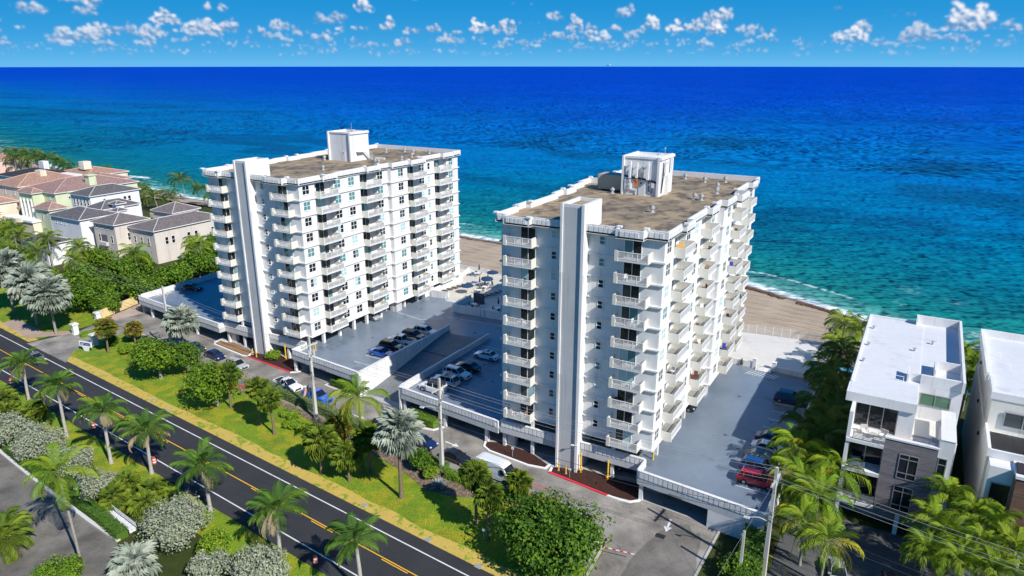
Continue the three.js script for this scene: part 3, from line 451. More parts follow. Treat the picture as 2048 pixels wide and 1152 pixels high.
// roof plant
{
  const box = (t, x0, x1, z0, z1) => { const p = holder('penthouse', t);
    new MB().box(x0, ROOF, z0, x1, 39.2, z1 + .0).build('wall', white, p);
    new MB().box(x0 - .3, ROOF, z0 - .2, x0 - .002, 39.55, z1 + .35).build('blade', white, p); new MB().box(x1 + .002, ROOF, z0 - .2, x1 + .35, 39.55, z1 + .35).build('blade', white, p);
    new MB().box(x0, 39.2, z1 - .25, x1, 39.5, z1 + .12).build('coping', white, p); new MB().box(x0, 39.2, z0, x1, 39.5, z0 + .25).build('coping', white, p); new MB().box(x1 + .35, 39.1, z0 - .2, x1 + .6, 39.5, z1 + .3).build('coping', white, p); return p; };
  { const p = box(towerR, -2.4, 2.95, -32.6, -26.6), z = -26.6;
    for (const [x, y, w, h] of [[-1.45, 36.2, .32, 2.6], [-.35, 36.3, .3, 2.3], [1.4, 36.1, .34, 2.7]]) { const a = new MB().box(x, y, z + .35, x + w, y + h, z + .62).box(x + .1, y + .3, z + .02, x + w - .1, y + .42, z + .35).box(x + .1, y + h - .5, z + .02, x + w - .1, y + h - .38, z + .35); a.build('antenna_panel', trimWhite, p); }
    new MB().tube([[.55, 36, z + .25], [.55, 38, z + .25]], .05, 5).box(.35, 37.2, z + .1, .75, 37.7, z + .5).build('antenna_mount', galv, p);
    const ac = new MB().box(-2.1, 34.5, z + .02, -1.1, 36.0, z + .45).build('condenser', M(C(.72, .73, .71), .5), p); for (const y of [34.9, 35.6]) { const d = new MB().tube([[-1.6, y, z + .452], [-1.6, y, z + .49]], .3, 14).build('fan', M(C(.3, .31, .31), .6), ac); }
    new MB().box(.05, ROOF, z + .01, 1.05, 35.9, z + .09).build('door', M(C(.60, .63, .60), .5), p); new MB().box(.3, 35.35, z + .091, .55, 35.6, z + .1).build('door_vent', blackMetal, p);
    const orange = new MB(); for (let k = 0; k < 5; k++) orange.tube([[-.75 + k * .16, 34.9, z + .1], [-.75 + k * .16, 35.7 + .1 * (k % 2), z + .1], [-.45 + k * .05, 36.3, z + .1]], .05, 5); orange.build('conduit', M(C(.72, .22, .05), .6), p);
    const cab = new MB(); for (let k = 0; k < 5; k++) cab.tube([[-2.3, 36.35 + .05 * k, z + .08], [-.8, 36.15 + .04 * k, z + .12], [.8, 36.05 + .05 * k, z + .12], [2.9, 35.6 + .05 * k, z + .1]], .03, 4); for (const x of [-1.3, -.1, 1.6]) cab.tube([[x, 36.3, z + .3], [x + .2, 35.9, z + .3], [x + .6, 36.1, z + .1]], .035, 5);
    cab.tube([[1.6, 36, z + .1], [1.7, 34.3, z + .12], [2.2, 34.1, z + .12], [2.3, 34.9, z + .1]], .06, 5); cab.build('cable', blackMetal, p);
    new MB().box(2.15, 34.9, z + .02, 2.6, 35.6, z + .3).build('junction_box', M(C(.66, .68, .68), .5), p); new MB().box(-1.2, 34.2, z + .05, -.3, 34.3, z + .15).tube([[-.4, 33.7, z + .1], [-.4, 34.25, z + .1], [-1.1, 34.4, z + .1]], .06, 5).build('pipe', galv, p);
    const ld = new MB(); for (let k = 0; k < 11; k++) ld.box(3.36, 33.7 + k * .26, -29.6, 3.75, 33.74 + k * .26, -29); ld.box(3.3, ROOF, -29.66, 3.8, 36.6, -29.6).box(3.3, ROOF, -29, 3.8, 36.6, -28.94); ld.build('ladder', trimWhite, p);
    for (const [y, zz] of [[37.0, -28], [37.2, -31]]) new MB().box(3.6, y, zz - .2, 3.85, y + 1.9, zz + .2).box(3.34, y + .9, zz - .05, 3.6, y + 1, zz + .05).build('antenna_panel', trimWhite, p);
    const cab2 = new MB(); for (let k = 0; k < 4; k++) cab2.tube([[3.36, 34, -27.4 - k * .1], [3.4, 36, -27.5 - k * .2], [3.4, 38.6, -27.8 - k * .7]], .035, 4); cab2.build('cable', blackMetal, p);
    new MB().tube([[2.2, 39.2, -31.8], [2.2, 40.3, -31.8]], .04, 5).ball(2.2, 40.35, -31.8, .14, .14, .14, 8).build('mast', galv, p);
    const u = holder('air_handler', towerR); new MB().box(-7.4, ROOF + .25, -31, -2.9, 36.1, -28).build('casing', M(C(.42, .37, .27), .6), u); new MB().box(-7.1, ROOF, -30.8, -6.9, ROOF + .25, -28.2).box(-3.5, ROOF, -30.8, -3.3, ROOF + .25, -28.2).build('skid', galv, u); new MB().box(-7.42, 34, -30.5, -7.4, 35.8, -28.5).build('louvre', M(C(.3, .27, .2), .6), u);
  }
  { const p = box(towerL, -2.95, 2.6, -32.0, -26.8), z = -26.8;
    new MB().box(.35, ROOF, z + .01, 1.2, 35.6, z + .07).build('door', M(C(.62, .63, .62), .5), p); new MB().box(.62, 35.1, z + .071, .85, 35.35, z + .08).build('door_vent', blackMetal, p);
    new MB().box(2.96, 35.6, -29.2, 3.03, 37.7, -28.4).build('door', M(C(.66, .68, .66), .5), p); new MB().box(2.96, 35.45, -30.0, 3.9, 35.6, -28.1).build('landing', trimWhite, p);
    const st = new MB(); for (let k = 0; k < 9; k++) st.box(3.1, ROOF + .22 * k, -32.2 + .24 * k, 3.9, ROOF + .05 + .22 * k, -31.95 + .24 * k); st.build('stair', trimWhite, p);
    const hr = new MB(); hr.tube([[3.92, 34.6, -32.3], [3.92, 36.55, -30.1], [3.92, 36.55, -28.1]], .03, 4); for (let k = 0; k < 8; k++) { const q = k / 7; hr.tube([[3.92, ROOF + q * 2, -32.2 + 2.1 * q], [3.92, 34.6 + q * 1.9, -32.2 + 2.1 * q]], .02, 4); } hr.build('handrail', trimWhite, p);
    new MB().tube([[-.5, 39.2, -31], [-.5, 41, -31]], .035, 5).box(-1.6, 39.5, -31.4, .2, 39.7, -30.6).build('mast', galv, p);
    new MB().box(-4.1, ROOF, -29.5, -3.3, 35.6, -28).build('flue', M(C(.42, .38, .3), .7), p); new MB().box(3.6, ROOF, -33.5, 6.2, ROOF + .3, -33.1).build('pipe_cover', white, p);
  }
}
// a few pieces of furniture left on the balconies of the nearer tower's sunny side
{
  const at = (col, k, u) => { const [dz, out] = BAL_AT[col]; return [-37.87 + XR_R + out - 1.15, FL0 + k * FH + .18, -77.2 - 1.2 - dz - u]; };
  const chair = (nm, label, p, m, group) => { const c = thing(nm, label, 'chair', p, 0.6, group); new MB().box(-.28, .36, -.28, .28, .44, .28).build('seat', m, c); new MB().hexa([[-.28, .44, -.2], [.28, .44, -.2], [.28, .44, -.28], [-.28, .44, -.28]], [[-.28, 1.05, -.34], [.28, 1.05, -.34], [.28, 1.05, -.42], [-.28, 1.05, -.42]]).build('backrest', m, c); for (const sx of [-.25, .25]) for (const sz of [-.25, .25]) new MB().box(sx - .025, 0, sz - .025, sx + .025, .36, sz + .025).build('leg', m, c); };
  const dark2 = M(C(.05, .05, .05), .7), wick = M(C(.5, .3, .1), .8), brown = M(C(.12, .03, .015), .7), blue = M(C(.01, .03, .3), .7), grey2 = M(C(.45, .45, .44), .7);
  chair('wicker_chair', 'tan wicker chair on the top floor corner balcony of the nearer tower', at(0, 9, 1.4), wick); chair('wicker_chair', 'second tan wicker chair on the same top corner balcony', at(0, 9, 2.6), wick);
  chair('balcony_chair', 'dark brown chair on a low mid-face balcony of the nearer tower', at(1, 1, 1.2), brown, 'brown balcony chairs'); chair('balcony_chair', 'dark brown chair farther along the low mid-face balcony', at(1, 1, 3.0), brown, 'brown balcony chairs');
  chair('balcony_chair', 'blue chair on an upper third-column balcony of the nearer tower', at(2, 6, 2.2), blue); chair('balcony_chair', 'blue chair on the lowest third-column balcony of the nearer tower', at(2, 1, 2.6), blue);
  // plain chairs and tables here and there on the other balconies
  const r = rng(321), tints = [M(C(.7, .7, .68), .7), M(C(.7, .7, .68), .7), dark2, M(C(.28, .16, .09), .8)];
  for (const [tx, tz, xr, who] of [[-37.87, -77.2, XR_R, 'nearer'], [-105.9, -84.2, XR_L, 'farther']]) for (let k = 0; k < 26; k++) {
    const fl = Math.floor(r() * 10), q = Math.floor(r() * 6), u = .7 + r() * 2.6, m = tints[Math.floor(r() * 4)]; let p;
    if (q < 2) p = [tx + (q ? xr - 5.55 : -8.15) + u, FL0 + fl * FH + .195, tz - .55]; else { const [dz, out] = BAL_AT[q - 2]; p = [tx + xr + out - .8 - r() * .4, FL0 + fl * FH + .195, tz - 1.2 - dz - u]; }
    if (who === 'nearer' && q === 2 && fl === 9) continue;
    const c = thing('folding_chair', `plain folding chair on a balcony of the ${who} tower`, 'chair', p, r() * 6.28, `folding chairs on the ${who} tower`); new MB().box(-.26, .38, -.26, .26, .44, .26).build('seat', m, c); new MB().box(-.26, .44, -.28, .26, .92, -.22).build('backrest', m, c); for (const sx of [-.23, .23]) for (const sz of [-.23, .23]) new MB().box(sx - .02, 0, sz - .02, sx + .02, .38, sz + .02).build('leg', m, c);
  }
  chair('balcony_chair', 'pale grey chair on an upper second-column balcony of the nearer tower', at(1, 7, 1.6), grey2);
}

// ---------------------------------------------------------------- the parking deck under both towers
{
  const d = thing('parking_deck', 'grey raised parking deck with white notched parapet joining both towers', 'parking deck'), DY = 3.3;
  const slab = (P, m = deckPaint) => new MB().prism(P, 2.85, DY).build('slab', m, d);
  slab([[-145.5, DF(-145.5)], [-115.3, DF(-115.3)], [-115.3, -85], [-93, -85.1], [-93, DF(-93)], [-75.9, DF(-75.9)], [-75.9, -104.4], [-75.9, -121], [-145.5, -121]]);
  slab([[-75.9, -104.4], [-66.4, -104.4], [-66.4, -117.6], [-75.9, -117.6]]);
  slab([[-66.4, DF(-66.4)], [-47.1, DF(-47.1)], [-47.1, -77.9], [-25.5, -78.1], [-25.5, DF(-25.5)], [-9.6, DF(-9.6)], [-9.6, -117.2], [-66.4, -117.2]]);
  // parapets: a grey edge band, a white wall with raised blocks
  const parapet = (a, b, blocks = true, side = 1, y1 = 4.32) => {
    const m = new MB(), g = new MB(), l = Math.hypot(b[0] - a[0], b[1] - a[1]), ux = (b[0] - a[0]) / l, uz = (b[1] - a[1]) / l, nx = -uz * side, nz = ux * side;
    g.wall(a, b, 2.42, 3.28, .26).build('edge_band', bandGrey, d); m.wall(a, b, 3.282, y1, .24);
    if (blocks) { const n = Math.floor(l / .64); for (let k = 0; k < n; k++) { const s0 = (l - n * .64) / 2 + k * .64 + .08, q = (s) => [a[0] + ux * s + nx * .12, a[1] + uz * s + nz * .12]; m.wall(q(s0), q(s0 + .48), 3.44, y1 - .1, .17); } m.wall([a[0], a[1]], [b[0], b[1]], y1 + .002, y1 + .07, .42); }
    m.build('parapet', white, d);
  };
  const P = (x) => [x, DF(x)];
  parapet(P(-145.4), P(-115.2)); parapet([-115.2, -84.9], [-105.95, -85.0]); parapet([-102.6, -85.0], [-93.1, -85.1]); parapet(P(-92.95), P(-76)); parapet([-93, -85.1], [-93, DF(-93) - .13], false); parapet([-115.25, -84.9], [-115.25, DF(-115.3) - .13], false);
  parapet(P(-66.3), P(-47.2)); parapet([-47.15, -77.8], [-37.9, -77.9]); parapet([-34.6, -77.9], [-25.6, -78.0]); parapet([-25.5, -78.1], [-25.5, DF(-25.5) - .13], false); parapet(P(-25.4), P(-9.7));
  // street-level posts and end walls
  for (const [x, z] of [[-141.2, DF(-141.2) - .4], [-124, DF(-124) - .4], [-92.7, DF(-92.7) - .35], [-75.4, DF(-76.2) - .4], [-65.8, DF(-65.8) - .4], [-57.5, DF(-57.5) - .4], [-49.6, DF(-49.6) - .5], [-24.95, DF(-24.95) - .35]]) new MB().box(x - .24, 0, z - .24, x + .24, 2.86, z + .24).build('column', white, d);
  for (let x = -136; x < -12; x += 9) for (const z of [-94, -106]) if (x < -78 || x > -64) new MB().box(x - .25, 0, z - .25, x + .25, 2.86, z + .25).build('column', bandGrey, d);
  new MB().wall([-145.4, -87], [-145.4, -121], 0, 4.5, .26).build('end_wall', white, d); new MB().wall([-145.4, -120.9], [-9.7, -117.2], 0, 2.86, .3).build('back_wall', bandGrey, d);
  new MB().wall([-9.7, -74.2], [-9.7, -117.1], 0, 4.1, .26).build('end_wall', white, d); new MB().wall(P(-16.2), P(-9.7), 0, 2.44, .24).build('front_wall', white, d);
  new MB().wall([-145.3, -121], [-91.5, -120.9], 3.3, 4.4, .22).build('end_wall', white, d);
  // ramp between the two halves
  const rx0 = -75.6, rx1 = -66.75, rz0 = -81.2, rz1 = -104.4;
  const rp = new MB(); const rz = (t) => lerp(rz0, rz1, t), ry = (t) => DY * sstep(0, 1, t) * .35 + DY * t * .65 + .03;
  for (let k = 0; k < 12; k++) { const a = k / 12, b = (k + 1) / 12; rp.quad([rx0, ry(a), rz(a)], [rx1, ry(a), rz(a)], [rx1, ry(b), rz(b)], [rx0, ry(b), rz(b)]); } rp.build('ramp', rampGrey, d);
  const rail = (x, z0, name) => { const m = new MB(); m.wall([x, z0], [x, -105.7], 0, 4.4, .28); m.wall([x, z0 - .4], [x, -96.4], 4.402, 4.5, .42); for (let z = z0 - 6; z > -96; z -= .8) m.box(x + .1, 3.35, z - .5, x + .22, 4.2, z); m.build(name, white, d); };
  rail(-75.75, DF(-75.8) + .35, 'ramp_wall'); rail(-66.6, DF(-66.6) + .1, 'ramp_wall');
  new MB().box(rx0, ry(.66) + .0, -96.8, rx1, ry(.66) + .05, -96.5).build('trench_grate', blackMetal, d);
  // stall lines
  const ln = (x0, z0, x1, z1) => new MB().wall([x0, z0], [x1, z1], DY + .004, DY + .008, .11).build('stall_line', paintWhite, d);
  for (let k = 0; k < 11; k++) ln(-14.5, -108.1 + 2.85 * k, -9.95, -108.1 + 2.85 * k);
  for (let k = 0; k < 7; k++) ln(-81.3, -103.1 + 3.05 * k, -76.1, -103.1 + 3.05 * k);
  for (let k = 0; k < 7; k++) ln(-66.2, -102.2 + 3.2 * k, -60.6, -102.2 + 3.2 * k);
  for (let k = 0; k < 8; k++) ln(-145.2, -96 - 3 * k, -140.6, -96 - 3 * k);
  new MB().wall([-91, -108.8], [-84, -107.6], DY + .004, DY + .008, .12).wall([-84, -107.6], [-80.5, -110.4], DY + .005, DY + .009, .12).build('stall_line', paintWhite, d);
  new MB().wall([-80.5, -111.6], [-66.6, -113], DY + .004, DY + .008, .12).build('stall_line', paintWhite, d);
  const hatch = new MB(); for (let k = 0; k < 9; k++) { hatch.wall([-21 + k * .55, -114.0], [-20.2 + k * .55, -115.8], DY + .004, DY + .008, .12); } hatch.build('crosswalk_hatch', paintWhite, d);
  for (const [x, z] of [[-18.6, -91.5], [-16.2, -88.6], [-13.8, -98.5], [-19.8, -104.8], [-86, -95], [-56, -90], [-88, -113]]) new MB().box(x - .2, DY + .004, z - .15, x + .2, DY + .012, z + .15).build('floor_drain', blackMetal, d);
  new MB().box(-28.6, 2.5, DF(-21) - .3, -28.5, 2.6, DF(-21)).build('conduit', galv, d);
  for (const [x, t] of [[-21, 0], [-61, 0], [-85.5, 0], [-131, 0]]) new MB().wall([x, DF(x) + .16], [x + 1.6, DF(x + 1.6) + .16], 2.5, 2.78, .04).build('clearance_sign', M(C(.3, .31, .32), .6), d);
}
// terrace on the sea side of the nearer tower
{
  const t = thing('sea_terrace', 'white paved terrace by the beach beyond the right parking deck', 'terrace');
  new MB().prism([[-34, -117.4], [-9.6, -117.4], [-9.6, -134.6], [-34, -131.2]], 0, 3.75).build('paving', whiteConcrete, t);
  new MB().wall([-24.5, -117.3], [-20.5, -117.3], 3.3, 4.35, .3).build('low_wall', white, t); new MB().wall([-16.8, -117.3], [-9.7, -117.3], 3.3, 4.2, .3).build('low_wall', white, t);
  for (const x of [-20.2, -17.0]) new MB().box(x - .3, 3.3, -117.6, x + .3, 4.9, -117).box(x - .36, 4.9, -117.66, x + .36, 5, -116.94).build('gate_pier', white, t);
  for (let k = 0; k < 3; k++) new MB().box(-19.9, 3.3, -117.2 + .32 * (2 - k) , -17.3, 3.3 + .14 * (3 - (2 - k)), -117.2 + .32 * (3 - k)).build('step', white, t);
  const f = thing('beach_fence', 'grey mesh fence along the sea edge of the white terrace', 'fence'); const a = [-33.6, -131.1], b = [-9.8, -134.4], N = 16; const mesh2 = MP(C(.62, .63, .62), .6, { transparent: true, opacity: .55 });
  for (let k = 0; k <= N; k++) { const x = lerp(a[0], b[0], k / N), z = lerp(a[1], b[1], k / N); new MB().box(x - .04, 3.7, z - .04, x + .04, 5.6, z + .04).build('post', trimWhite, f); if (k < N) { const x2 = lerp(a[0], b[0], (k + 1) / N), z2 = lerp(a[1], b[1], (k + 1) / N); const m = new MB(); for (let i = 0; i < 8; i++) m.wall([x, z], [x2, z2], 3.85 + i * .22, 3.89 + i * .22, .02); for (let i = 1; i < 8; i++) { const u = i / 8; m.box(lerp(x, x2, u) - .012, 3.85, lerp(z, z2, u) - .012, lerp(x, x2, u) + .012, 5.5, lerp(z, z2, u) + .012); } m.build('panel', M(C(.62, .63, .62), .6), f); } }
}
// pool terrace between the towers
const POOLY = 3.75;
{
  const t = thing('pool_terrace', 'cream pool terrace with white walls between the two towers', 'terrace');
  new MB().prism([[-91.3, -121], [-86.7, -121.25], [-86.7, -121.65], [-83.1, -121.65], [-81.4, -121.65], [-81.2, -115.0], [-47.5, -117.4], [-47.5, -141], [-98, -141.5], [-97, -133.5], [-91.3, -133.5]], 0, POOLY).build('paving', M(C(.62, .57, .47), .85, { map: cleanTex }), t);
  new MB().wall([-81.2, -114.9], [-47.6, -117.3], 3.3, 5.0, .25).build('terrace_wall', white, t); new MB().wall([-81.2, -114.9], [-81.4, -122], 3.3, 5.0, .25).build('terrace_wall', white, t);
  new MB().wall([-91.2, -120.9], [-86.8, -121.2], 3.3, 4.9, .25).build('terrace_wall', white, t); new MB().wall([-91.3, -121], [-91.3, -133.4], 3.7, 5.0, .25).build('terrace_wall', white, t);
  for (const x of [-74.6, -73.7]) new MB().box(x - .12, 3.3, -115.35, x + .12, 5.02, -115.2).build('wall_rib', bandGrey, t);
  new MB().wall([-97.9, -141.3], [-88.5, -141.1], 3.7, 4.9, .25).build('terrace_wall', white, t); new MB().wall([-88, -141], [-47.6, -140.8], 3.7, 4.1, .25).build('terrace_wall', white, t); new MB().wall([-92.8, -134], [-94.5, -141], 3.7, 4.7, .25).build('terrace_wall', white, t);
  for (let k = 0; k < 5; k++) new MB().box(-86.6 + .0, 3.3, -121.6 - .0 + .35 * k, -83.2, 3.75 - .09 * k, -121.25 + .35 * k).build('step', whiteConcrete, t);
  const g = new MB(); for (const x of [-86.7, -83.1]) { g.tube([[x, 3.4, -119.9], [x, 4.3, -119.9], [x, 4.75, -121.6], [x, 3.7, -121.6]], .04, 5); for (let k = 1; k < 5; k++) g.tube([[x, 3.5, -119.9 - .35 * k], [x, 4.35 + .09 * k, -119.9 - .35 * k]], .02, 4); } g.build('handrail', trimWhite, t);
  new MB().box(-79.9, POOLY, -121.6, -77.6, POOLY + 2.2, -120.8).build('equipment_cabinet', M(C(.05, .06, .08), .6), t);
  // loungers
  const lg = (label, x, z, turn, m, group) => { const l = thing('sun_lounger', label, 'sun lounger', [x, POOLY, z], turn, group); new MB().box(0, .28, -.32, 1.35, .36, .32).build('seat', m, l); new MB().hexa([[1.35, .28, .32], [1.95, .55, .32], [1.95, .55, -.32], [1.35, .28, -.32]], [[1.35, .36, .32], [1.93, .63, .32], [1.93, .63, -.32], [1.35, .36, -.32]]).build('backrest', m, l); for (const lx of [.12, 1.3]) for (const lz of [-.28, .28]) new MB().box(lx - .03, 0, lz - .03, lx + .03, .28, lz + .03).build('leg', trimWhite, l); };
  const dark = M(C(.07, .07, .075), .8);
  for (let k = 0; k < 6; k++) lg('dark grey sun lounger in the row beside the farther tower', -90.6 + .35 * k, -124 - 1.5 * k, 0.12, dark, 'grey loungers by the farther tower');
  lg('dark lounger under a bright blue towel at the row end', -88.4, -133, 0.12, M(C(.08, .2, .62), .9));
  for (let k = 0; k < 6; k++) lg('navy sun lounger in the shaded row by the pool', -80.6 + .35 * k, -124.6 - 1.35 * k, 0.08, navy, 'navy loungers in the shade');
  const chairAt = (x, z, a, group, label) => { const c = thing('patio_chair', label, 'chair', [x, POOLY, z], a, group); new MB().box(-.24, .4, -.24, .24, .46, .24).build('seat', dark, c); new MB().box(-.24, .46, -.26, .24, .95, -.2).build('backrest', dark, c); for (const sx of [-.22, .22]) for (const sz of [-.22, .22]) new MB().box(sx - .02, 0, sz - .02, sx + .02, .4, sz + .02).build('leg', trimWhite, c); };
  const table = (x, z, label, n, group) => { const q = thing('patio_table', label, 'table', [x, POOLY, z]); new MB().tube([[0, .7, 0], [0, .75, 0]], .6, 14).build('table_top', trimWhite, q); new MB().tube([[0, 0, 0], [0, .7, 0]], .05, 6).tube([[0, 0, 0], [0, .04, 0]], .3, 10).build('pedestal', trimWhite, q); for (let k = 0; k < n; k++) { const a = k / n * 6.283 + x; chairAt(x + .95 * Math.sin(a), z + .95 * Math.cos(a), a + Math.PI, group, `dark patio chair drawn up to the ${label.replace('white round ', '')}`); } };
  const closed = (x, z, label) => { const u = thing('folded_umbrella', label, 'umbrella', [x, POOLY, z]); new MB().tube([[0, 0, 0], [0, 2.9, 0]], .03, 6).build('pole', trimWhite, u); new MB().tube([[0, 1.2, 0], [0, 1.6, 0], [0, 2.8, 0]], [.1, .2, .05], 8).build('canopy', M(C(.02, .02, .03), .9), u); new MB().tube([[0, 0, 0], [0, .08, 0]], .32, 10).build('base', galv, u); };
  const open = (x, z, label) => { const u = thing('pool_umbrella', label, 'umbrella', [x, POOLY, z]); new MB().tube([[0, 0, 0], [0, 2.35, 0]], .035, 6).build('pole', trimWhite, u); const c = new MB(); for (let k = 0; k < 8; k++) { const a = k / 8 * 6.283, b = (k + 1) / 8 * 6.283; c.tri([0, 2.45, 0], [1.45 * Math.cos(b), 1.95, 1.45 * Math.sin(b)], [1.45 * Math.cos(a), 1.95, 1.45 * Math.sin(a)]); c.quad([1.45 * Math.cos(a), 1.95, 1.45 * Math.sin(a)], [1.45 * Math.cos(b), 1.95, 1.45 * Math.sin(b)], [1.45 * Math.cos(b), 1.78, 1.45 * Math.sin(b)], [1.45 * Math.cos(a), 1.78, 1.45 * Math.sin(a)]); } c.build('canopy', M(C(.008, .04, .11), .85), u); new MB().tube([[0, 0, 0], [0, .1, 0]], .34, 10).build('base', galv, u); };
  open(-84.6, -125.4, 'open blue pool umbrella near the steps'); open(-85.2, -137.2, 'open blue pool umbrella at the beach edge of the terrace'); open(-83.4, -131.9, 'open blue umbrella over the middle patio table');
  table(-82.6, -127.2, 'white round table near the steps', 4, 'chairs at the table near the steps'); table(-82.9, -130.0, 'white round table beside the folded umbrella', 4, 'chairs at the table beside the folded umbrella'); table(-83.4, -132.6, 'white round table under the middle umbrella', 4, 'chairs at the table under the middle umbrella'); table(-90.4, -138.2, 'white round table by the sea wall', 4, 'chairs at the table by the sea wall');
  table(-78.3, -118.6, 'white round table in the walled shady corner', 4, 'chairs in the walled shady corner'); table(-72.6, -118.9, 'white round table by the shaded terrace wall', 3, 'chairs by the shaded terrace wall');
  closed(-84.6, -130.6, 'folded dark umbrella left of the middle table'); closed(-84.3, -133.7, 'folded dark umbrella behind the middle table'); closed(-90.4, -139.4, 'folded dark umbrella by the sea wall'); closed(-73.0, -119.8, 'folded dark umbrella in the shade by the nearer tower');
  lg('tilted blue lounger by the sea wall table', -92.3, -137, 1.2, M(C(.02, .1, .3), .8));
}

// ---------------------------------------------------------------- plants
const leafM = (r, g, b, tr = .25, rough = .75) => MP(C(r, g, b), rough, { transmission: tr, thickness: 0, specularIntensity: .35 });
const barkTex = tex(256, (u, v) => { const ring = sstep(.4, .5, Math.abs(((v * 24 + .5 * fbm(u * 6, v * 6, 2, 6)) % 1) - .5)); return grey(215 - 60 * ring + 50 * (fbm(u * 20, v * 40, 3, 20) - .5)); }, true, [2, 4]);
const trunkGrey = M(C(.42, .39, .34), .95, { map: barkTex }), trunkBrown = M(C(.26, .20, .14), .95, { map: barkTex }), trunkPale = M(C(.60, .57, .51), .9, { map: barkTex });
const LEAF = {
  coco: [leafM(.17, .27, .015), leafM(.24, .32, .018), leafM(.11, .21, .018)], cocoYellow: [leafM(.20, .30, .012), leafM(.15, .28, .02), leafM(.38, .36, .02), leafM(.24, .33, .015), leafM(.17, .28, .015), leafM(.22, .32, .012)],
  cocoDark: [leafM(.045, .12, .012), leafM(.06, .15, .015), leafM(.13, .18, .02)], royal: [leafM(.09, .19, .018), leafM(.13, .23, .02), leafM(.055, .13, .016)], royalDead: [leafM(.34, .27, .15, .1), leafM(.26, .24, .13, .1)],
  sabal: [leafM(.15, .22, .02), leafM(.21, .28, .025), leafM(.10, .17, .018)], sabalGold: [leafM(.20, .21, .03), leafM(.30, .22, .05), leafM(.14, .19, .02)], silver: [leafM(.33, .38, .31, .08), leafM(.26, .31, .24, .08), leafM(.40, .44, .36, .08)], silverDead: [leafM(.50, .44, .28, .1)],
};
function featherGeo(L, rise, bend, leaf, N, hang, seed, wide = .1) {   // a frond along +x from the crown
  const r = rng(seed), m = new MB(), pts = [[0, 0, 0]], K = 8; let x = 0, y = 0;
  for (let k = 1; k <= K; k++) { const t = (k - .5) / K, a = rise - bend * t * t * (0.6 + .4 * t); x += L / K * Math.cos(a); y += L / K * Math.sin(a); pts.push([x, y, (r() - .5) * .06 * L * t]); }
  m.tube(pts, pts.map((_, i) => .045 * (1 - i / K) + .012), 3, false);
  const at = (t) => { const f = t * K, i = Math.min(K - 1, Math.floor(f)), u = f - i; return [0, 1, 2].map((q) => lerp(pts[i][q], pts[i + 1][q], u)); };
  for (let k = 0; k < N; k++) for (const s of [-1, 1]) {
    const t = .16 + .84 * (k + .5 * r()) / N, p = at(Math.min(t, .995)), q = at(Math.min(1, t + .03)), d = Math.hypot(q[0] - p[0], q[1] - p[1], q[2] - p[2]) || 1, f = [(q[0] - p[0]) / d, (q[1] - p[1]) / d];
    const len = leaf * (.45 + .75 * Math.sin(Math.PI * clamp(t * .9 + .06, 0, 1))) * (.85 + .3 * r()), sw = .5 + .35 * t + .1 * r(), hg = hang * (.7 + .6 * r());
    const A = [p[0], p[1], p[2]], mid = [p[0] + f[0] * sw * len * .5, p[1] + f[1] * sw * len * .5 - hg * len * .22 + .05, p[2] + s * len * .5 * Math.sqrt(1 - sw * sw * .5)], tip = [p[0] + f[0] * sw * len * .95, p[1] + f[1] * sw * len * .95 - hg * len * .8, p[2] + s * len * .85 * Math.sqrt(Math.max(.05, 1 - sw * sw * .5 - hg * .3))];
    const w = wide * .5; m.quad([A[0] - w * .7, A[1], A[2]], [A[0] + w * .7, A[1], A[2]], [mid[0] + w, mid[1], mid[2]], [mid[0] - w, mid[1], mid[2]]); m.tri([mid[0] - w, mid[1], mid[2]], [mid[0] + w, mid[1], mid[2]], tip);
  }
  return m.geo();
}
function fanGeo(stalk, rad, N, cup, seed, spread = 2.35) {   // a fan leaf on its stalk along +x
  const r = rng(seed), m = new MB(); m.tube([[0, 0, 0], [stalk, .04, 0]], [.035, .025], 3, false);
  for (let k = 0; k < N; k++) {
    const a = (k + .5) / N * 2 * spread - spread, w = spread / N * 1.25, L = rad * (.82 + .3 * r()) * (1 - .18 * Math.abs(a) / spread), dir = (q, R, dy) => [stalk + Math.cos(q) * R, dy, Math.sin(q) * R];
    const fold = cup * (.6 + .5 * r()), c = [stalk, .04, 0], y1 = .04 + rad * .12 - fold * .1, y2 = .04 - fold * L * (.45 + .3 * r());
    m.quad(c, dir(a - w, L * .74, y1), dir(a, L, y2), dir(a + w, L * .74, y1 + .05 * (k % 2 ? 1 : -1)));
  }
  return m.geo();
}
const FR = {
  coco: [featherGeo(4.2, .25, 1.5, 1.05, 30, .6, 1, .085), featherGeo(4.4, .2, 1.9, 1.1, 30, .8, 2, .085), featherGeo(3.9, .3, 1.2, 1.0, 28, .55, 3, .085), featherGeo(4.1, .2, 2.2, 1.05, 30, .9, 4, .085)],
  royal: [featherGeo(3.1, .25, 1.3, .85, 30, .5, 11, .085), featherGeo(3.3, .25, 1.7, .9, 30, .75, 12, .085), featherGeo(2.9, .3, 1.0, .8, 28, .45, 13, .085)],
  areca: [featherGeo(2.7, .35, 1.4, .85, 26, .5, 21, .075), featherGeo(2.5, .3, 1.8, .8, 26, .6, 22, .075)],
  sabal: [fanGeo(.75, .85, 20, .55, 31), fanGeo(.65, .9, 20, .8, 32), fanGeo(.8, .8, 18, .4, 33)],
  silver: [fanGeo(1.0, 1.35, 26, .35, 41), fanGeo(.9, 1.45, 26, .5, 42), fanGeo(1.05, 1.25, 24, .25, 43)],
};
const Q1 = new THREE.Quaternion(), Q2 = new THREE.Quaternion(), YA = V(0, 1, 0), ZA = V(0, 0, 1);
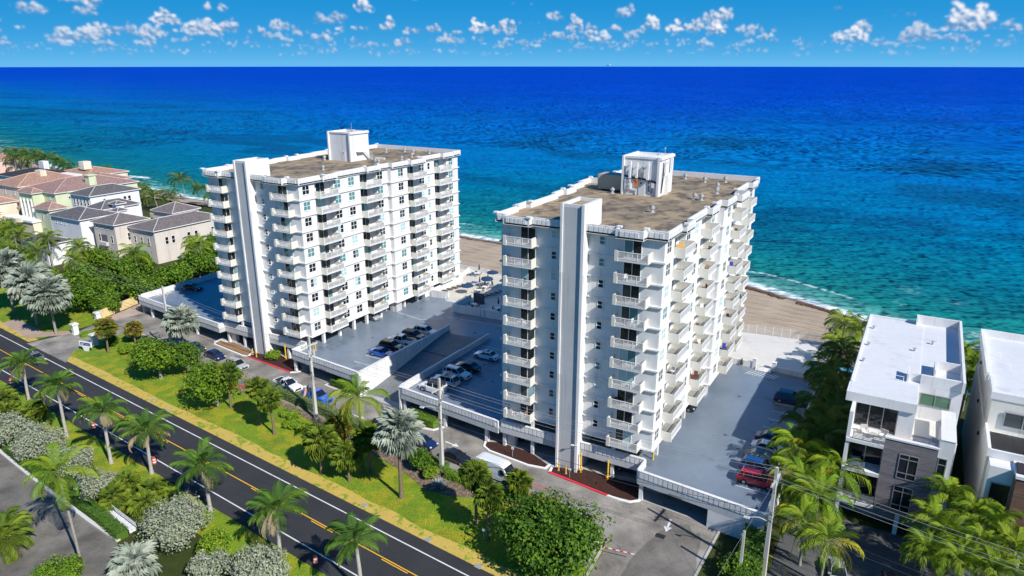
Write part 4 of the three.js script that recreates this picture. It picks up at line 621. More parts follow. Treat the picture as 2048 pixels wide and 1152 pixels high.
function palm(name, label, x, z, h, o, group) {
  const p = thing(name, label, 'palm tree', [x, o.y || 0, z], 0, group), r = rng(o.seed || Math.floor(Math.abs(x * 131 + z * 977)) + 7), lean = o.lean || [(r() - .5) * .6, (r() - .5) * .6], pts = [], rd = [], K = 7, tr = o.r || .16;
  for (let k = 0; k <= K; k++) { const t = k / K; pts.push([lean[0] * t * t, h * t - .05 * (k === 0), lean[1] * t * t]); rd.push(tr * (k === 0 ? 1.45 : lerp(1.05, .78, t))); }
  new MB().tube(pts, rd, 8).build('trunk', o.trunk, p); const top = pts[K];
  if (o.shaft) new MB().tube([[top[0], top[1] - .1, top[2]], [top[0], top[1] + .9, top[2]]], [tr * 1.05, tr * .6], 8).build('crownshaft', leafM(.12, .22, .05, 0), p);
  const put = (geo, m, yaw, pitch, s, dy = 0, nm = 'frond') => { const f = mesh(nm, geo, m, p); f.position.set(top[0], top[1] + dy + (o.shaft ? .75 : 0), top[2]); Q1.setFromAxisAngle(YA, yaw); Q2.setFromAxisAngle(ZA, pitch); f.quaternion.copy(Q1).multiply(Q2); f.scale.setScalar(s); };
  const G = o.geo, mats = o.mats, n = o.n; let yaw = r() * 6.28; const S = (o.scale || 1) * (.9 + .22 * r());
  for (let k = 0; k < n; k++) { yaw += 2.39996 + (r() - .5) * .3; const wy = yaw + (o.wind || 0) * Math.sin(yaw), t = k / (n - 1), pitch = lerp(o.up ?? 1.15, o.down ?? -.55, Math.pow(t, .8)) + (r() - .5) * .2; put(G[Math.floor(r() * G.length)], mats[Math.floor(r() * mats.length)], wy, pitch, S * (.85 + .25 * r()) * (k < 2 ? .7 : 1)); }
  for (let k = 0; k < (o.dead || 0); k++) put(G[Math.floor(r() * G.length)], o.deadMats[Math.floor(r() * o.deadMats.length)], r() * 6.28, (o.deadPitch ?? -1.0) - r() * .3, S * (.75 + .2 * r()));
  return p;
}
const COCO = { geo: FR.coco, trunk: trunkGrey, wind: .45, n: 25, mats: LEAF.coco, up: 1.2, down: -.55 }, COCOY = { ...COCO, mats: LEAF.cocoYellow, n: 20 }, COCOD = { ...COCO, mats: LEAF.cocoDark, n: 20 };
const ROYAL = { wind: .25, geo: FR.royal, trunk: trunkPale, shaft: true, r: .24, n: 19, mats: LEAF.royal, up: 1.25, down: -.35, dead: 4, deadPitch: -.35, deadMats: LEAF.royalDead, scale: 1.1 };
const SABAL = { geo: FR.sabal, trunk: trunkBrown, r: .19, n: 46, mats: LEAF.sabal, up: 1.45, down: -.9, scale: 1.3, dead: 3, deadMats: LEAF.sabalGold };
const SILVER = { geo: FR.silver, trunk: trunkGrey, r: .24, n: 46, mats: LEAF.silver, up: 1.5, down: -.75, scale: 1.3, dead: 6, deadMats: LEAF.silverDead };
// street side of the road
const RG = 'royal palms lining the road';
palm('royal_palm', 'royal palm beside the road at the far left frame edge', -121, -50.8, 6.3, ROYAL, RG); palm('royal_palm', 'tallest royal palm beside the road, above the silver shrubs', -104.5, -47.7, 7.6, { ...ROYAL, scale: 1.15 }, RG);
palm('royal_palm', 'royal palm just right of the tallest one, dead fronds hanging', -91.7, -46.7, 7.2, { ...ROYAL, dead: 6 }, RG); palm('royal_palm', 'royal palm standing beside a striped barrel, many dead fronds', -84.4, -47.9, 5.7, { ...ROYAL, dead: 7 }, RG);
palm('royal_palm', 'royal palm in front of the large silver shrub by the road', -70.4, -46.4, 5.7, { ...ROYAL, dead: 6 }, RG); palm('royal_palm', 'royal palm near the bottom centre road edge with grey skirt', -56, -44.5, 5.6, { ...ROYAL, dead: 5 }, RG);
palm('royal_palm', 'royal palm cut by the bottom edge over the yellow line', -44.3, -44.8, 6, { ...ROYAL, scale: 1.1, dead: 4 }, RG);
palm('coconut_palm', 'leaning coconut palm rising from the near paved court', -74, -32.5, 11.2, { ...COCO, lean: [-1.7, -.4], mats: LEAF.cocoYellow.concat(LEAF.coco), n: 18, down: -.95, r: .15 });
palm('silver_palm', 'silver fan palm cut by the bottom edge near the paved court', -66, -34, 2.6, { ...SILVER, n: 30 });
// lawn
const SG = 'cabbage palms on the lawn';
for (const [x, z, h, l, o] of [
  [-130.2, -69.7, 5.2, 'cabbage palm behind the white sign at the entrance drive', { mats: LEAF.sabalGold }], [-130.2, -75.2, 3.2, 'low golden cabbage palm by the yellow kerb', { mats: LEAF.sabalGold }],
  [-91.1, -66.3, 5.7, 'cabbage palm leaning out beside the round tree', {}], [-82.6, -64.8, 6.0, 'cabbage palm by the white pickup hedge', {}], [-78.4, -63.8, 5.7, 'cabbage palm just in front of its twin by the hedge', {}],
  [-64.5, -59.5, 4.9, 'full cabbage palm in the middle of the lawn', { scale: 1.5 }], [-60, -60, 3.7, 'short cabbage palm right of the full one', {}], [-66.7, -65.7, 3.3, 'small cabbage palm with orange dead leaves', { mats: LEAF.sabalGold, dead: 9 }], [-59.1, -63.3, 5.2, 'dark cabbage palm in the coconut palm shade', {}],
  [-40.3, -60.7, 6.6, 'cabbage palm beside the white van, nearer the agave', { scale: 1.2 }], [-37.6, -59.1, 6.0, 'cabbage palm beside the round ficus tree', { scale: 1.25 }], [-37.8, -66.9, 3.2, 'short cabbage palm in front of the van windscreen', { scale: 1.1 }],
]) palm('cabbage_palm', l, x, z, h, { ...SABAL, ...o }, SG);
palm('coconut_palm', 'coconut palm with yellowing fronds in front of the ramp', -60.6, -63.4, 10.6, { ...COCO, mats: LEAF.coco.concat([LEAF.cocoYellow[2], LEAF.cocoYellow[0]]), n: 19, down: -.75, trunk: trunkBrown });
palm('silver_palm', 'tall silver fan palm standing alone on the lawn', -51.6, -60.5, 9.4, { ...SILVER, dead: 8, scale: 1.3, trunk: trunkBrown });
palm('silver_palm', 'silver fan palm in front of the left deck corner', -114.6, -74.9, 7.6, { ...SILVER, scale: 1.35 });
palm('silver_palm', 'nearest of three silver fan palms by the left lawn', -149.2, -70.2, 8.2, { ...SILVER, scale: 2.0, n: 58 }, 'three silver palms'); palm('silver_palm', 'middle of three silver fan palms by the left lawn', -158.1, -71.1, 9.2, { ...SILVER, scale: 2.0, n: 58 }, 'three silver palms'); palm('silver_palm', 'farthest of three silver fan palms at the left edge', -171, -72.8, 9.6, { ...SILVER, scale: 2.0, n: 58 }, 'three silver palms');
// left background
[[-165.2, -99.1, 8.2, 'coconut palm in front of the beige villa'], [-163.5, -115.5, 6.2, 'coconut palm at the rear corner of the left deck'], [-168, -119, 6.5, 'coconut palm close behind the left deck wall']].forEach(([x, z, h, l]) => palm('coconut_palm', l, x, z, h, COCO, 'coconut palms by the left villas'));
[[-184.4, -96.5, 8, 'date palm before the white villa porch'], [-200, -96.8, 8.4, 'palm before the green villa, nearest the street'], [-208, -94, 9, 'palm before the green villa gable'], [-192.7, -90.3, 7.4, 'palm beside the pale trunk at left'], [-176, -90, 7.4, 'royal palm with pale trunk beside the red car'], [-219.6, -97.8, 9, 'palm at the left edge before the villas'], [-203, -88, 7, 'low palm at the left edge by the lawn']].forEach(([x, z, h, l], i) => palm('garden_palm', l, x, z, h, { ...COCO, trunk: i === 4 ? trunkPale : trunkGrey, scale: .9, mats: LEAF.sabal }, 'garden palms before the villas'));
[[-257, -179, 8.5, 'tall windblown palm on the beach left of the towers'], [-239, -174.5, 7, 'windblown beach palm close to the farther tower'], [-259.5, -164, 6, 'low beach palm behind the white villa'], [-248, -160.5, 5.5, 'bushy beach palm behind the beige villa'], [-244, -165, 5.5, 'beach palm between its bushy neighbours'], [-233, -176, 4.5, 'small beach palm at the tower edge'], [-266, -168, 6, 'beach palm nearest the grey roof'], [-306, -177.5, 8, 'windblown palm above the brown roof end'], [-333, -177, 6, 'palm behind the orange roof'], [-326, -176, 6, 'lower palm behind the orange roof']].forEach(([x, z, h, l]) => palm('beach_palm', l, x, z, h, { ...COCOD, scale: 1.1, lean: [-1.2, .3] }, 'beach palms left of the towers'));
[[-374, -175, 12], [-365, -176, 12.4], [-357, -175, 12], [-349, -176, 11.6], [-341, -176, 10.5], [-333, -175, 9.5], [-383, -176, 12], [-369, -171, 11], [-353, -171, 10.5]].forEach(([x, z, h]) => palm('beach_palm', 'palm in the far clump behind the orange roofs', x, z, h, { ...COCOD, scale: 1.25, n: 18 }, 'far clump of palms'));
// row between the right deck and the modern houses
[[-8.4, -134, 8], [-5.6, -131.5, 8.2], [-7.8, -125, 7.6], [-7.6, -119.6, 8], [-5.8, -117, 8.2], [-7.4, -112.5, 7.6], [-7.6, -108.5, 8], [-6, -104, 8.2], [-7.6, -100, 7.4], [-5.8, -95.5, 7.8], [-8.3, -93.4, 6.3], [-5.6, -90.5, 7.4]].forEach(([x, z, h], i) => palm('coconut_palm', i < 3 ? `sunlit coconut palm of the right row, ${['nearest', 'second nearest', 'third nearest'][i]} the beach` : 'coconut palm in the dense shaded row beside the right deck', x, z, h, i < 3 ? { ...COCO, mats: LEAF.coco.concat(LEAF.cocoYellow[0]), n: 20 } : { ...COCOD, n: 19, scale: 1.02 }, 'coconut palm row beside the right deck'));
[[-8.2, -86.6, 6.6, 'yellowing coconut palm behind the red car'], [-3.4, -84.6, 6.6, 'yellowing coconut palm against the modern house corner'], [-7.2, -80.2, 6.4, 'yellowing coconut palm beside the deck end'], [-4.7, -77, 6.4, 'yellowing coconut palm over the side path'], [-5.4, -72.6, 6, 'yellowing coconut palm beside the lamp pole'], [-3.0, -70.4, 5.8, 'nearest yellowing coconut palm above the silver car']].forEach(([x, z, h, l]) => palm('coconut_palm', l, x, z, h, { ...COCOY, scale: .92 }, 'yellowing palms by the modern house'));
[[8, -83.2, 6.4], [6.2, -78.6, 5.8], [9.9, -81, 6], [7.7, -76.8, 5.4], [10.8, -76.8, 5.4], [12.2, -81.2, 5.8], [6, -73.8, 4.8], [9, -73.8, 4.8], [13.4, -77.5, 5.2], [12, -74, 4.6]].forEach(([x, z, h], i) => palm('clump_palm', 'slender palm in the bright clump between the modern houses', x, z, h, { geo: FR.areca, trunk: trunkGrey, r: .1, n: 22, mats: [LEAF.coco[1], LEAF.coco[0], LEAF.cocoYellow[0]], up: 1.3, down: -.6, shaft: true, scale: 1.1 }, 'bright palm clump'));
[[10, -128, 8], [11, -124.5, 7.5], [10.4, -120, 7]].forEach(([x, z, h]) => palm('clump_palm', 'palm in the gap between the modern houses near the beach', x, z, h, { geo: FR.areca, trunk: trunkGrey, r: .12, n: 22, mats: LEAF.coco, up: 1.3, down: -.7, scale: 1.35 }, 'palms in the gap by the beach'));
// ---- broad leaves: many small leaf faces through a crown's volume
function foliage(blobs, n, size, tints, seed, flat = .35) {
  const r = rng(seed), m = new MB(); m.useColor = true; let tot = 0; const acc = blobs.map((b) => tot += b[3] * b[3] * (b[4] || 1));
  for (let k = 0; k < n; k++) {
    const q = r() * tot, b = blobs[acc.findIndex((a) => a >= q)], th = r() * 6.2832, cz = 2 * r() - 1, sz = Math.sqrt(1 - cz * cz), rr = Math.pow(r(), .3) * (.84 + .3 * fbm(Math.cos(th) * sz * 3 + b[0], cz * 3 + Math.sin(th) * sz * 3 + b[2], 2) * 2 - .07);
    const d = [Math.cos(th) * sz, cz, Math.sin(th) * sz], p = [b[0] + d[0] * b[3] * rr, b[1] + d[1] * b[3] * (b[4] || 1) * rr, b[2] + d[2] * b[3] * rr]; if (p[1] < .05) continue; const gap = fbm(p[0] * .8 + p[1] * .35 + seed, p[2] * .8 - p[1] * .6 + 9, 2); if (gap < .4 && rr > .55 && r() < .85) continue;
    const nv = V(d[0] * .7 + (r() - .5) * 1.5, d[1] * .5 + flat + (r() - .5) * 1.2, d[2] * .7 + (r() - .5) * 1.5).normalize(), e1 = V(r() - .5, r() - .5, r() - .5).cross(nv).normalize(), e2 = nv.clone().cross(e1), s = size * (.65 + .7 * r()), w = s * .48;
    const t = tints[Math.floor(r() * tints.length)], v = .88 + .24 * r(); m.col = [t[0] * v, t[1] * v, t[2] * v];
    const c = (a, bb, up) => [p[0] + e1.x * a + e2.x * bb + nv.x * up, p[1] + e1.y * a + e2.y * bb + nv.y * up, p[2] + e1.z * a + e2.z * bb + nv.z * up];
    m.quad(c(-s * .5, 0, 0), c(0, -w, .06 * s), c(s * .5, 0, -.1 * s), c(0, w, .06 * s));
  }
  return m;
}
const leafMat = MP(0xffffff, .7, { vertexColors: true, transmission: .2, thickness: 0, specularIntensity: .35 });
const GREEN = [[.095, .19, .010], [.13, .24, .012], [.065, .14, .010], [.18, .27, .016]], DEEP = [[.055, .13, .009], [.085, .18, .011], [.036, .095, .009], [.12, .21, .014]], SILV = [[.33, .36, .26], [.38, .40, .31], [.28, .32, .21], [.25, .30, .17]], LIME = [[.17, .28, .015], [.12, .24, .015], [.22, .30, .02]];
function bushBlobs(rx, ry, rz, n, seed) { const r = rng(seed), b = []; for (let k = 0; k < n; k++) { const a = r() * 6.283, q = Math.sqrt(r()) * .68; b.push([Math.cos(a) * q * rx, ry * (.45 + .4 * r() * (1 - q)), Math.sin(a) * q * rz, Math.min(rx, rz) * (.26 + .2 * r()), ry / Math.max(rx, rz) < .5 ? .7 : 1]); } return b; }
function tree(name, label, x, z, h, rad, o = {}) {   // trunk, limbs, crown
  const t = thing(name, label, 'tree', [x, 0, z], 0, o.group), r = rng(o.seed || 9 + Math.floor(Math.abs(x * 71 + z * 37))), blobs = [], limbs = new MB(), th = h * (o.trunk || .38);
  new MB().tube([[0, -.05, 0], [.1, th * .5, .05], [.05, th, 0]], [.34, .25, .2], 8).build('trunk', trunkGrey, t);
  const nb = o.blobs || 13; for (let k = 0; k < nb; k++) { const a = k / nb * 6.283 * 1.6 + r(), q = Math.sqrt(r()) * .62, b = [Math.cos(a) * q * rad, th + (h - th) * (.2 + .55 * r() * (1.1 - q)), Math.sin(a) * q * rad, rad * (.34 + .2 * r()), .82]; blobs.push(b); limbs.tube([[.05, th * .8, 0], [b[0] * .5, lerp(th, b[1], .6), b[2] * .5], [b[0], b[1], b[2]]], [.14, .09, .03], 5, false); }
  limbs.build('limb', trunkGrey, t); foliage(blobs, o.n || 7000, o.size || .36, o.tints || GREEN, o.seed || 5).build('crown', leafMat, t); return t;
}
tree('ficus_tree', 'big round dark green tree at the exit drive corner', -29.6, -59.2, 8.0, 5.9, { n: 21000, size: .34, tints: DEEP, blobs: 26, trunk: .22, seed: 31 });
tree('lawn_tree', 'spreading green tree on the lawn left of its twin', -110.9, -67.5, 7.6, 5.0, { n: 9000, tints: GREEN, seed: 41, blobs: 16 }); tree('lawn_tree', 'spreading green tree on the lawn, white blossom trunk, nearer the road', -93.6, -65.6, 7.8, 5.2, { n: 9500, tints: GREEN, seed: 42, blobs: 16 });
tree('lawn_tree', 'dark tree behind the left lawn tree at the drive', -108.6, -71.5, 6, 3.4, { n: 4500, tints: DEEP, seed: 43 });
[[-157.5, -82.5, 8.6, 6.2, 'sea grape tree nearest the entrance, largest of the left thicket'], [-166.5, -86, 9.2, 5.6, 'sea grape tree left in the thicket behind the silver palms'], [-163, -94, 9.4, 5.8, 'sea grape tree behind the largest one in the thicket'], [-154, -93, 7.4, 4.6, 'sea grape tree against the left deck corner'], [-155, -102, 7.6, 5, 'sea grape tree against the left deck wall'], [-158, -111, 8, 5.4, 'sea grape tree beside the deck wall below the beige villa'], [-160, -121, 8, 5.4, 'sea grape tree at the far end of the deck wall'], [-172, -128, 7, 5.2, 'sea grape tree between beige villa and tower'], [-182, -134, 6.5, 5, 'sea grape tree at the far villa corner'], [-172, -104, 8, 4.6, 'sea grape tree before the beige villa wall'], [-152.5, -84, 5, 3.6, 'low sea grape draping over the yellow wall']].forEach(([x, z, h, rd, l], i) => tree('sea_grape', l, x, z, h, rd, { n: 6200, size: .46, tints: DEEP.concat(GREEN), group: 'sea grape thicket', seed: 60 + i, trunk: .2, blobs: 15 }));
[[-180, -84, 6.5, 4.4], [-190, -86, 7, 4.8], [-205, -92, 6.5, 4.6], [-222, -94, 8, 5.4], [-186, -101, 7, 4.8], [-236, -102, 8.5, 6], [-250, -103, 8, 6]].forEach(([x, z, h, rd], i) => tree('garden_tree', ['leafy garden tree just behind the farthest silver palm', 'leafy garden tree left of the white villa porch', 'leafy garden tree before the green villa balcony', 'leafy garden tree at the left frame edge before the villas', 'leafy garden tree at the foot of the white villa wall', 'leafy garden tree before the orange roofed villa', 'leafy garden tree farthest left below the orange roofs'][i], x, z, h, rd, { n: 3200, size: .5, tints: GREEN, group: 'garden trees before the villas', seed: 80 + i }));
function bush(name, label, x, z, rx, ry, rz, o = {}) { const b = thing(name, label, o.cat || 'shrub', [x, o.y || 0, z], o.turn || 0, o.group), s = o.seed || Math.floor(Math.abs(x * 17 + z * 29)) + 3; new MB().tube([[0, 0, 0], [0, ry * .6, 0]], [.08, .04], 5).build('stem', trunkBrown, b); foliage(bushBlobs(rx, ry, rz, (o.blobs || 9) * 2, s), Math.round((o.n || 2200) * 1.35), o.size || .22, o.tints || GREEN, s).build('foliage', o.mat || leafMat, b); return b; }
const BW = 'silver buttonwood shrubs by the road';
bush('buttonwood', 'silver shrub at the left edge above the paved court', -110.5, -42.6, 5, 4.3, 3.4, { n: 8500, tints: SILV, group: BW, blobs: 13 }); bush('buttonwood', 'silver shrub under the tallest royal palm', -101.6, -42.9, 5.4, 4.6, 3.4, { n: 9500, tints: SILV, group: BW, blobs: 14 }); bush('buttonwood', 'silver shrub behind the leaning coconut palm', -92.6, -42.2, 4.6, 4, 3, { n: 7500, tints: SILV, group: BW, blobs: 12 });
bush('buttonwood', 'silver shrub beside the green fan shrubs', -85.6, -41.6, 3.2, 3.4, 2.8, { n: 5000, tints: SILV, group: BW }); bush('buttonwood', 'largest silver shrub, at the bottom beside a royal palm', -68.2, -40.6, 4.3, 5.4, 4, { n: 11500, tints: SILV, group: BW, blobs: 16 }); bush('buttonwood', 'silver shrub cut by the bottom edge near the road', -55.2, -40.8, 3.8, 3.6, 3, { n: 7500, tints: SILV, group: BW, blobs: 12 }); bush('buttonwood', 'silver shrub at the bottom between two silver neighbours', -60.2, -38.4, 2.6, 3, 2.4, { n: 4200, tints: SILV, group: BW });
bush('green_shrub', 'low green shrub between silver shrubs at the bottom', -62.6, -41.5, 2.4, 2.6, 2.2, { n: 3800, tints: LIME }); bush('green_shrub', 'round green shrub in the bottom left court', -73.2, -29.6, 3, 2.8, 2.6, { n: 5200, tints: GREEN });
for (const [x, z, h, l] of [[-81.2, -41.2, 1.3, 'low fan palm shrub behind the white bench wall'], [-78.4, -44.6, 1.2, 'low fan palm shrub nearest the road barrel'], [-82.4, -43.4, 1.5, 'low fan palm shrub beside the silver shrub'], [-76.6, -42.4, 1.2, 'low fan palm shrub right of the others'], [-115.4, -45.4, 2.2, 'fan palm shrub at the left edge above silver shrubs'], [-112.6, -47.8, 2.2, 'fan palm shrub behind the left silver shrub'], [-119.5, -47, 2.4, 'fan palm shrub cut by the left edge']]) palm('fan_palm_shrub', l, x, z, h, { ...SABAL, n: 46, scale: 1.25, dead: 0 }, 'fan palm shrubs by the road');
for (const [x, z, l] of [[-86, -31.2, 'palm shrub at the left edge of the paved court'], [-83.2, -29.4, 'palm shrub in the grass circle of the court']]) palm('court_palm', l, x, z, 1.5, { geo: FR.areca, trunk: trunkGrey, r: .1, n: 30, mats: LEAF.sabal, up: 1.5, down: -.5, scale: 1.1 }, 'court palms');
// clipped hedges: leaf faces over a block
function hedge(label, pts, w, h, o = {}) {
  const t = thing('hedge', label, 'hedge', [pts[0][0], 0, pts[0][1]], 0, o.group), r = rng(o.seed || Math.floor(Math.abs(pts[0][0] * 13 + pts[0][1] * 7))), m = new MB(); m.useColor = true; const T = o.tints || GREEN, core = new MB();
  for (let i = 0; i + 1 < pts.length; i++) {
    const a = pts[i], b = pts[i + 1], dx = b[0] - a[0], dz = b[1] - a[1], l = Math.hypot(dx, dz), ux = dx / l, uz = dz / l, X = a[0] - pts[0][0], Z = a[1] - pts[0][1];
    core.wall([X, Z], [X + dx, Z + dz], 0, h * .86, w * .8);
    const n = Math.floor(l * (w + 2 * h) * (o.dens || 60));
    for (let k = 0; k < n; k++) {
      const s = r() * l, q = r() * (w + 2 * h), off = q < h ? -w / 2 : q < h + w ? q - h - w / 2 : w / 2, y = (q < h ? q : q < h + w ? h : w + 2 * h - q) * (1 + .1 * (fbm(s * 1.2 + X, off + 4, 2) - .5)) + (r() - .5) * .12, sz = (o.size || .2) * (.6 + .8 * r());
      const nv = V(q < h ? uz : q > h + w ? -uz : 0, q >= h && q <= h + w ? 1 : .3, q < h ? -ux : q > h + w ? ux : 0).add(V(r() - .5, r() - .5, r() - .5).multiplyScalar(1.5)).normalize(), e1 = V(r() - .5, r() - .5, r() - .5).cross(nv).normalize(), e2 = nv.clone().cross(e1), t2 = T[Math.floor(r() * T.length)], v = .82 + .36 * r(); m.col = [t2[0] * v, t2[1] * v, t2[2] * v];
      const j = off + (r() - .5) * .14, P = [X + ux * s - uz * j, y, Z + uz * s + ux * j], c = (aa, bb) => [P[0] + e1.x * aa + e2.x * bb, P[1] + e1.y * aa + e2.y * bb, P[2] + e1.z * aa + e2.z * bb];
      m.quad(c(-sz * .5, 0), c(0, -sz * .25), c(sz * .5, 0), c(0, sz * .25));
    }
  }
  core.build('branches', M(C(T[0][0], T[0][1], T[0][2]), .95), t); m.build('foliage', leafMat, t);
}
const HG = [[.16, .22, .07], [.12, .18, .05], [.20, .25, .09]];
hedge('clipped grey green hedge beside the two pickups', [[-92, -73.9], [-84, -73.0], [-76, -72.3], [-67.2, -71]], 1.5, 1.5, { tints: HG }); hedge('dark green hedge between lamp pole and drive', [[-58, -69.1], [-50, -68.2]], 1.4, 1.3, { tints: DEEP }); hedge('low hedge beside the white van', [[-49.4, -67.4], [-42, -67.2], [-35, -67.6]], 1.3, 1.1, { tints: GREEN });
hedge('silver hedge curving round the big round tree', [[-32, -66.4], [-28.6, -65.4], [-26.6, -63.2], [-26.2, -60.2]], 1.6, 1.4, { tints: SILV }); hedge('hedge in the bed before the left deck', [[-83, -81.2], [-77.2, -80.6]], 1.6, 1.2, { tints: DEEP }); hedge('hedge in the bed at the foot of the ramp wall', [[-64.3, -78.1], [-58.6, -77.7]], 1.8, 1.3, { tints: GREEN });
hedge('low green hedge beside the entrance drive', [[-142.8, -71.6], [-141.6, -77.4]], 1.8, .9, { tints: LIME }); hedge('low pale hedge behind the entrance sign', [[-134, -76.6], [-128.6, -76.2]], 1.3, .7, { tints: HG }); hedge('dark hedge along the paved court kerb', [[-107.5, -41.3], [-97.4, -40.1], [-81, -38.6], [-74.5, -37.6]], 1.6, 1.0, { tints: DEEP }); hedge('leafy hedge along the side path at bottom right', [[-10.6, -76], [-9.4, -61]], 2.6, 2.4, { tints: DEEP, size: .3, dens: 45 });
bush('green_shrub', 'clipped round green shrub at the farther tower shaft', -100.2, -83.2, 1.5, 2.0, 1.5, { n: 2600, tints: LIME, y: .08 }); bush('green_shrub', 'tall dark shrub left of the middle lamp pole', -53.4, -67.2, 2.3, 3.0, 1.9, { n: 4200, tints: DEEP }); bush('green_shrub', 'rounded shrub at the foot of the middle lamp pole', -51.2, -66.0, 1.3, 1.7, 1.2, { n: 2200, tints: LIME });
bush('green_shrub', 'golden green shrub behind the entrance sign', -126.4, -71.6, 4, 1.7, 2, { n: 4200, tints: LIME }); bush('green_shrub', 'dark shrub beside the entrance pillar', -133.5, -72.6, 1.8, 1.9, 1.6, { n: 2200, tints: DEEP }); bush('green_shrub', 'low lime shrub by the flag', -80.2, -68.8, 2.6, .9, 1.3, { n: 2400, tints: LIME }); bush('green_shrub', 'low lime shrub nearer the lawn than the flag', -77.2, -66.8, 2.8, .9, 1.4, { n: 2600, tints: LIME });
bush('green_shrub', 'dark shrub cluster under the left tree beside the pole', -104.6, -71.2, 3.2, 2.6, 2, { n: 4200, tints: DEEP }); bush('green_shrub', 'leafy shrub at the bottom right beside the silver car', -4.6, -63.6, 3.4, 3.4, 2.6, { n: 6500, tints: GREEN }); bush('green_shrub', 'leafy shrub behind the street light mast at bottom right', -10.8, -66.5, 2.4, 2.6, 2.4, { n: 4200, tints: GREEN });
bush('green_shrub', 'small shrub at the foot of the barrier gate post', -27.2, -62.2, 1.1, 1.1, 1.0, { n: 1500, tints: LIME });
// agave, small palms in the beds
{ const a = thing('agave', 'blue grey agave rosette in the mulch by the middle lamp pole', 'agave', [-48.8, .05, -64.7]); const m = leafM(.28, .38, .38, 0), g = new MB(); for (const s of [-1, 1]) g.quad([0, 0, 0], [.55, .22, s * .12], [1.25, .5, 0], [.5, .12, 0]); const geo = g.geo(); for (let k = 0; k < 30; k++) { const f = mesh('blade', geo, m, a), t = k / 29; Q1.setFromAxisAngle(YA, k * 2.4); Q2.setFromAxisAngle(ZA, lerp(1.0, -.1, t)); f.quaternion.copy(Q1).multiply(Q2); f.scale.setScalar(.85 + .4 * t); } }

// ---------------------------------------------------------------- vehicles
const carGlass = MP(C(.012, .016, .022), .05, { ior: 1.5 }), tyreM = M(C(.015, .015, .016), .85), rimM = M(C(.45, .46, .47), .35, { metalness: .7 }), lampM = MP(C(.75, .76, .78), .1), tailM = MP(C(.45, .01, .01), .2), trimM = M(C(.02, .02, .022), .6);
const TYRE = (() => { const m = new MB(); m.tube([[0, 0, -.11], [0, 0, -.1], [0, 0, .1], [0, 0, .11]], [.29, .34, .34, .29], 16); return m.geo(); })(), RIM = (() => { const m = new MB(); m.tube([[0, 0, -.115], [0, 0, .115]], .21, 10); return m.geo(); })();
const KIND = {
  sedan: { L: 4.7, W: 1.84, st: [[-.5, .5, .84], [-.488, .84, .92], [-.36, .97, .98], [-.1, .96, 1], [.2, .93, 1], [.3, .89, 1], [.44, .76, .95], [.49, .6, .88], [.5, .45, .84]], g: [-.37, .25, -.21, .04, 1.45, .93] },
  suv: { L: 4.75, W: 1.92, st: [[-.5, .55, .88], [-.492, 1.0, .94], [-.4, 1.08, .99], [-.1, 1.08, 1], [.2, 1.05, 1], [.28, 1.03, 1], [.43, .93, .96], [.49, .75, .9], [.5, .5, .86]], g: [-.485, .25, -.4, .07, 1.72, 1.05] },
  pickup: { L: 5.7, W: 2.02, st: [[-.5, .6, .97], [-.495, 1.12, .98], [-.3, 1.13, 1], [-.12, 1.13, 1], [.2, 1.13, 1], [.27, 1.12, 1], [.44, 1.04, .97], [.49, .9, .93], [.5, .55, .9]], g: [-.13, .24, -.1, .09, 1.87, 1.12], bed: [-.47, -.14] },
  offroad: { L: 4.3, W: 1.88, st: [[-.5, .6, .95], [-.495, 1.1, .97], [-.2, 1.12, 1], [.15, 1.12, 1], [.2, 1.1, .92], [.45, 1.05, .84], [.49, .95, .82], [.5, .55, .82]], g: [-.49, .19, -.47, .12, 1.85, 1.1] },
  van: { L: 6.0, W: 2.06, st: [[-.5, .5, .95], [-.497, 2.45, .9], [-.4, 2.55, .93], [.1, 2.58, .94], [.2, 2.55, .93], [.27, 2.3, .92], [.385, 1.35, .97], [.47, 1.1, .92], [.5, .6, .86]], van: true },
};
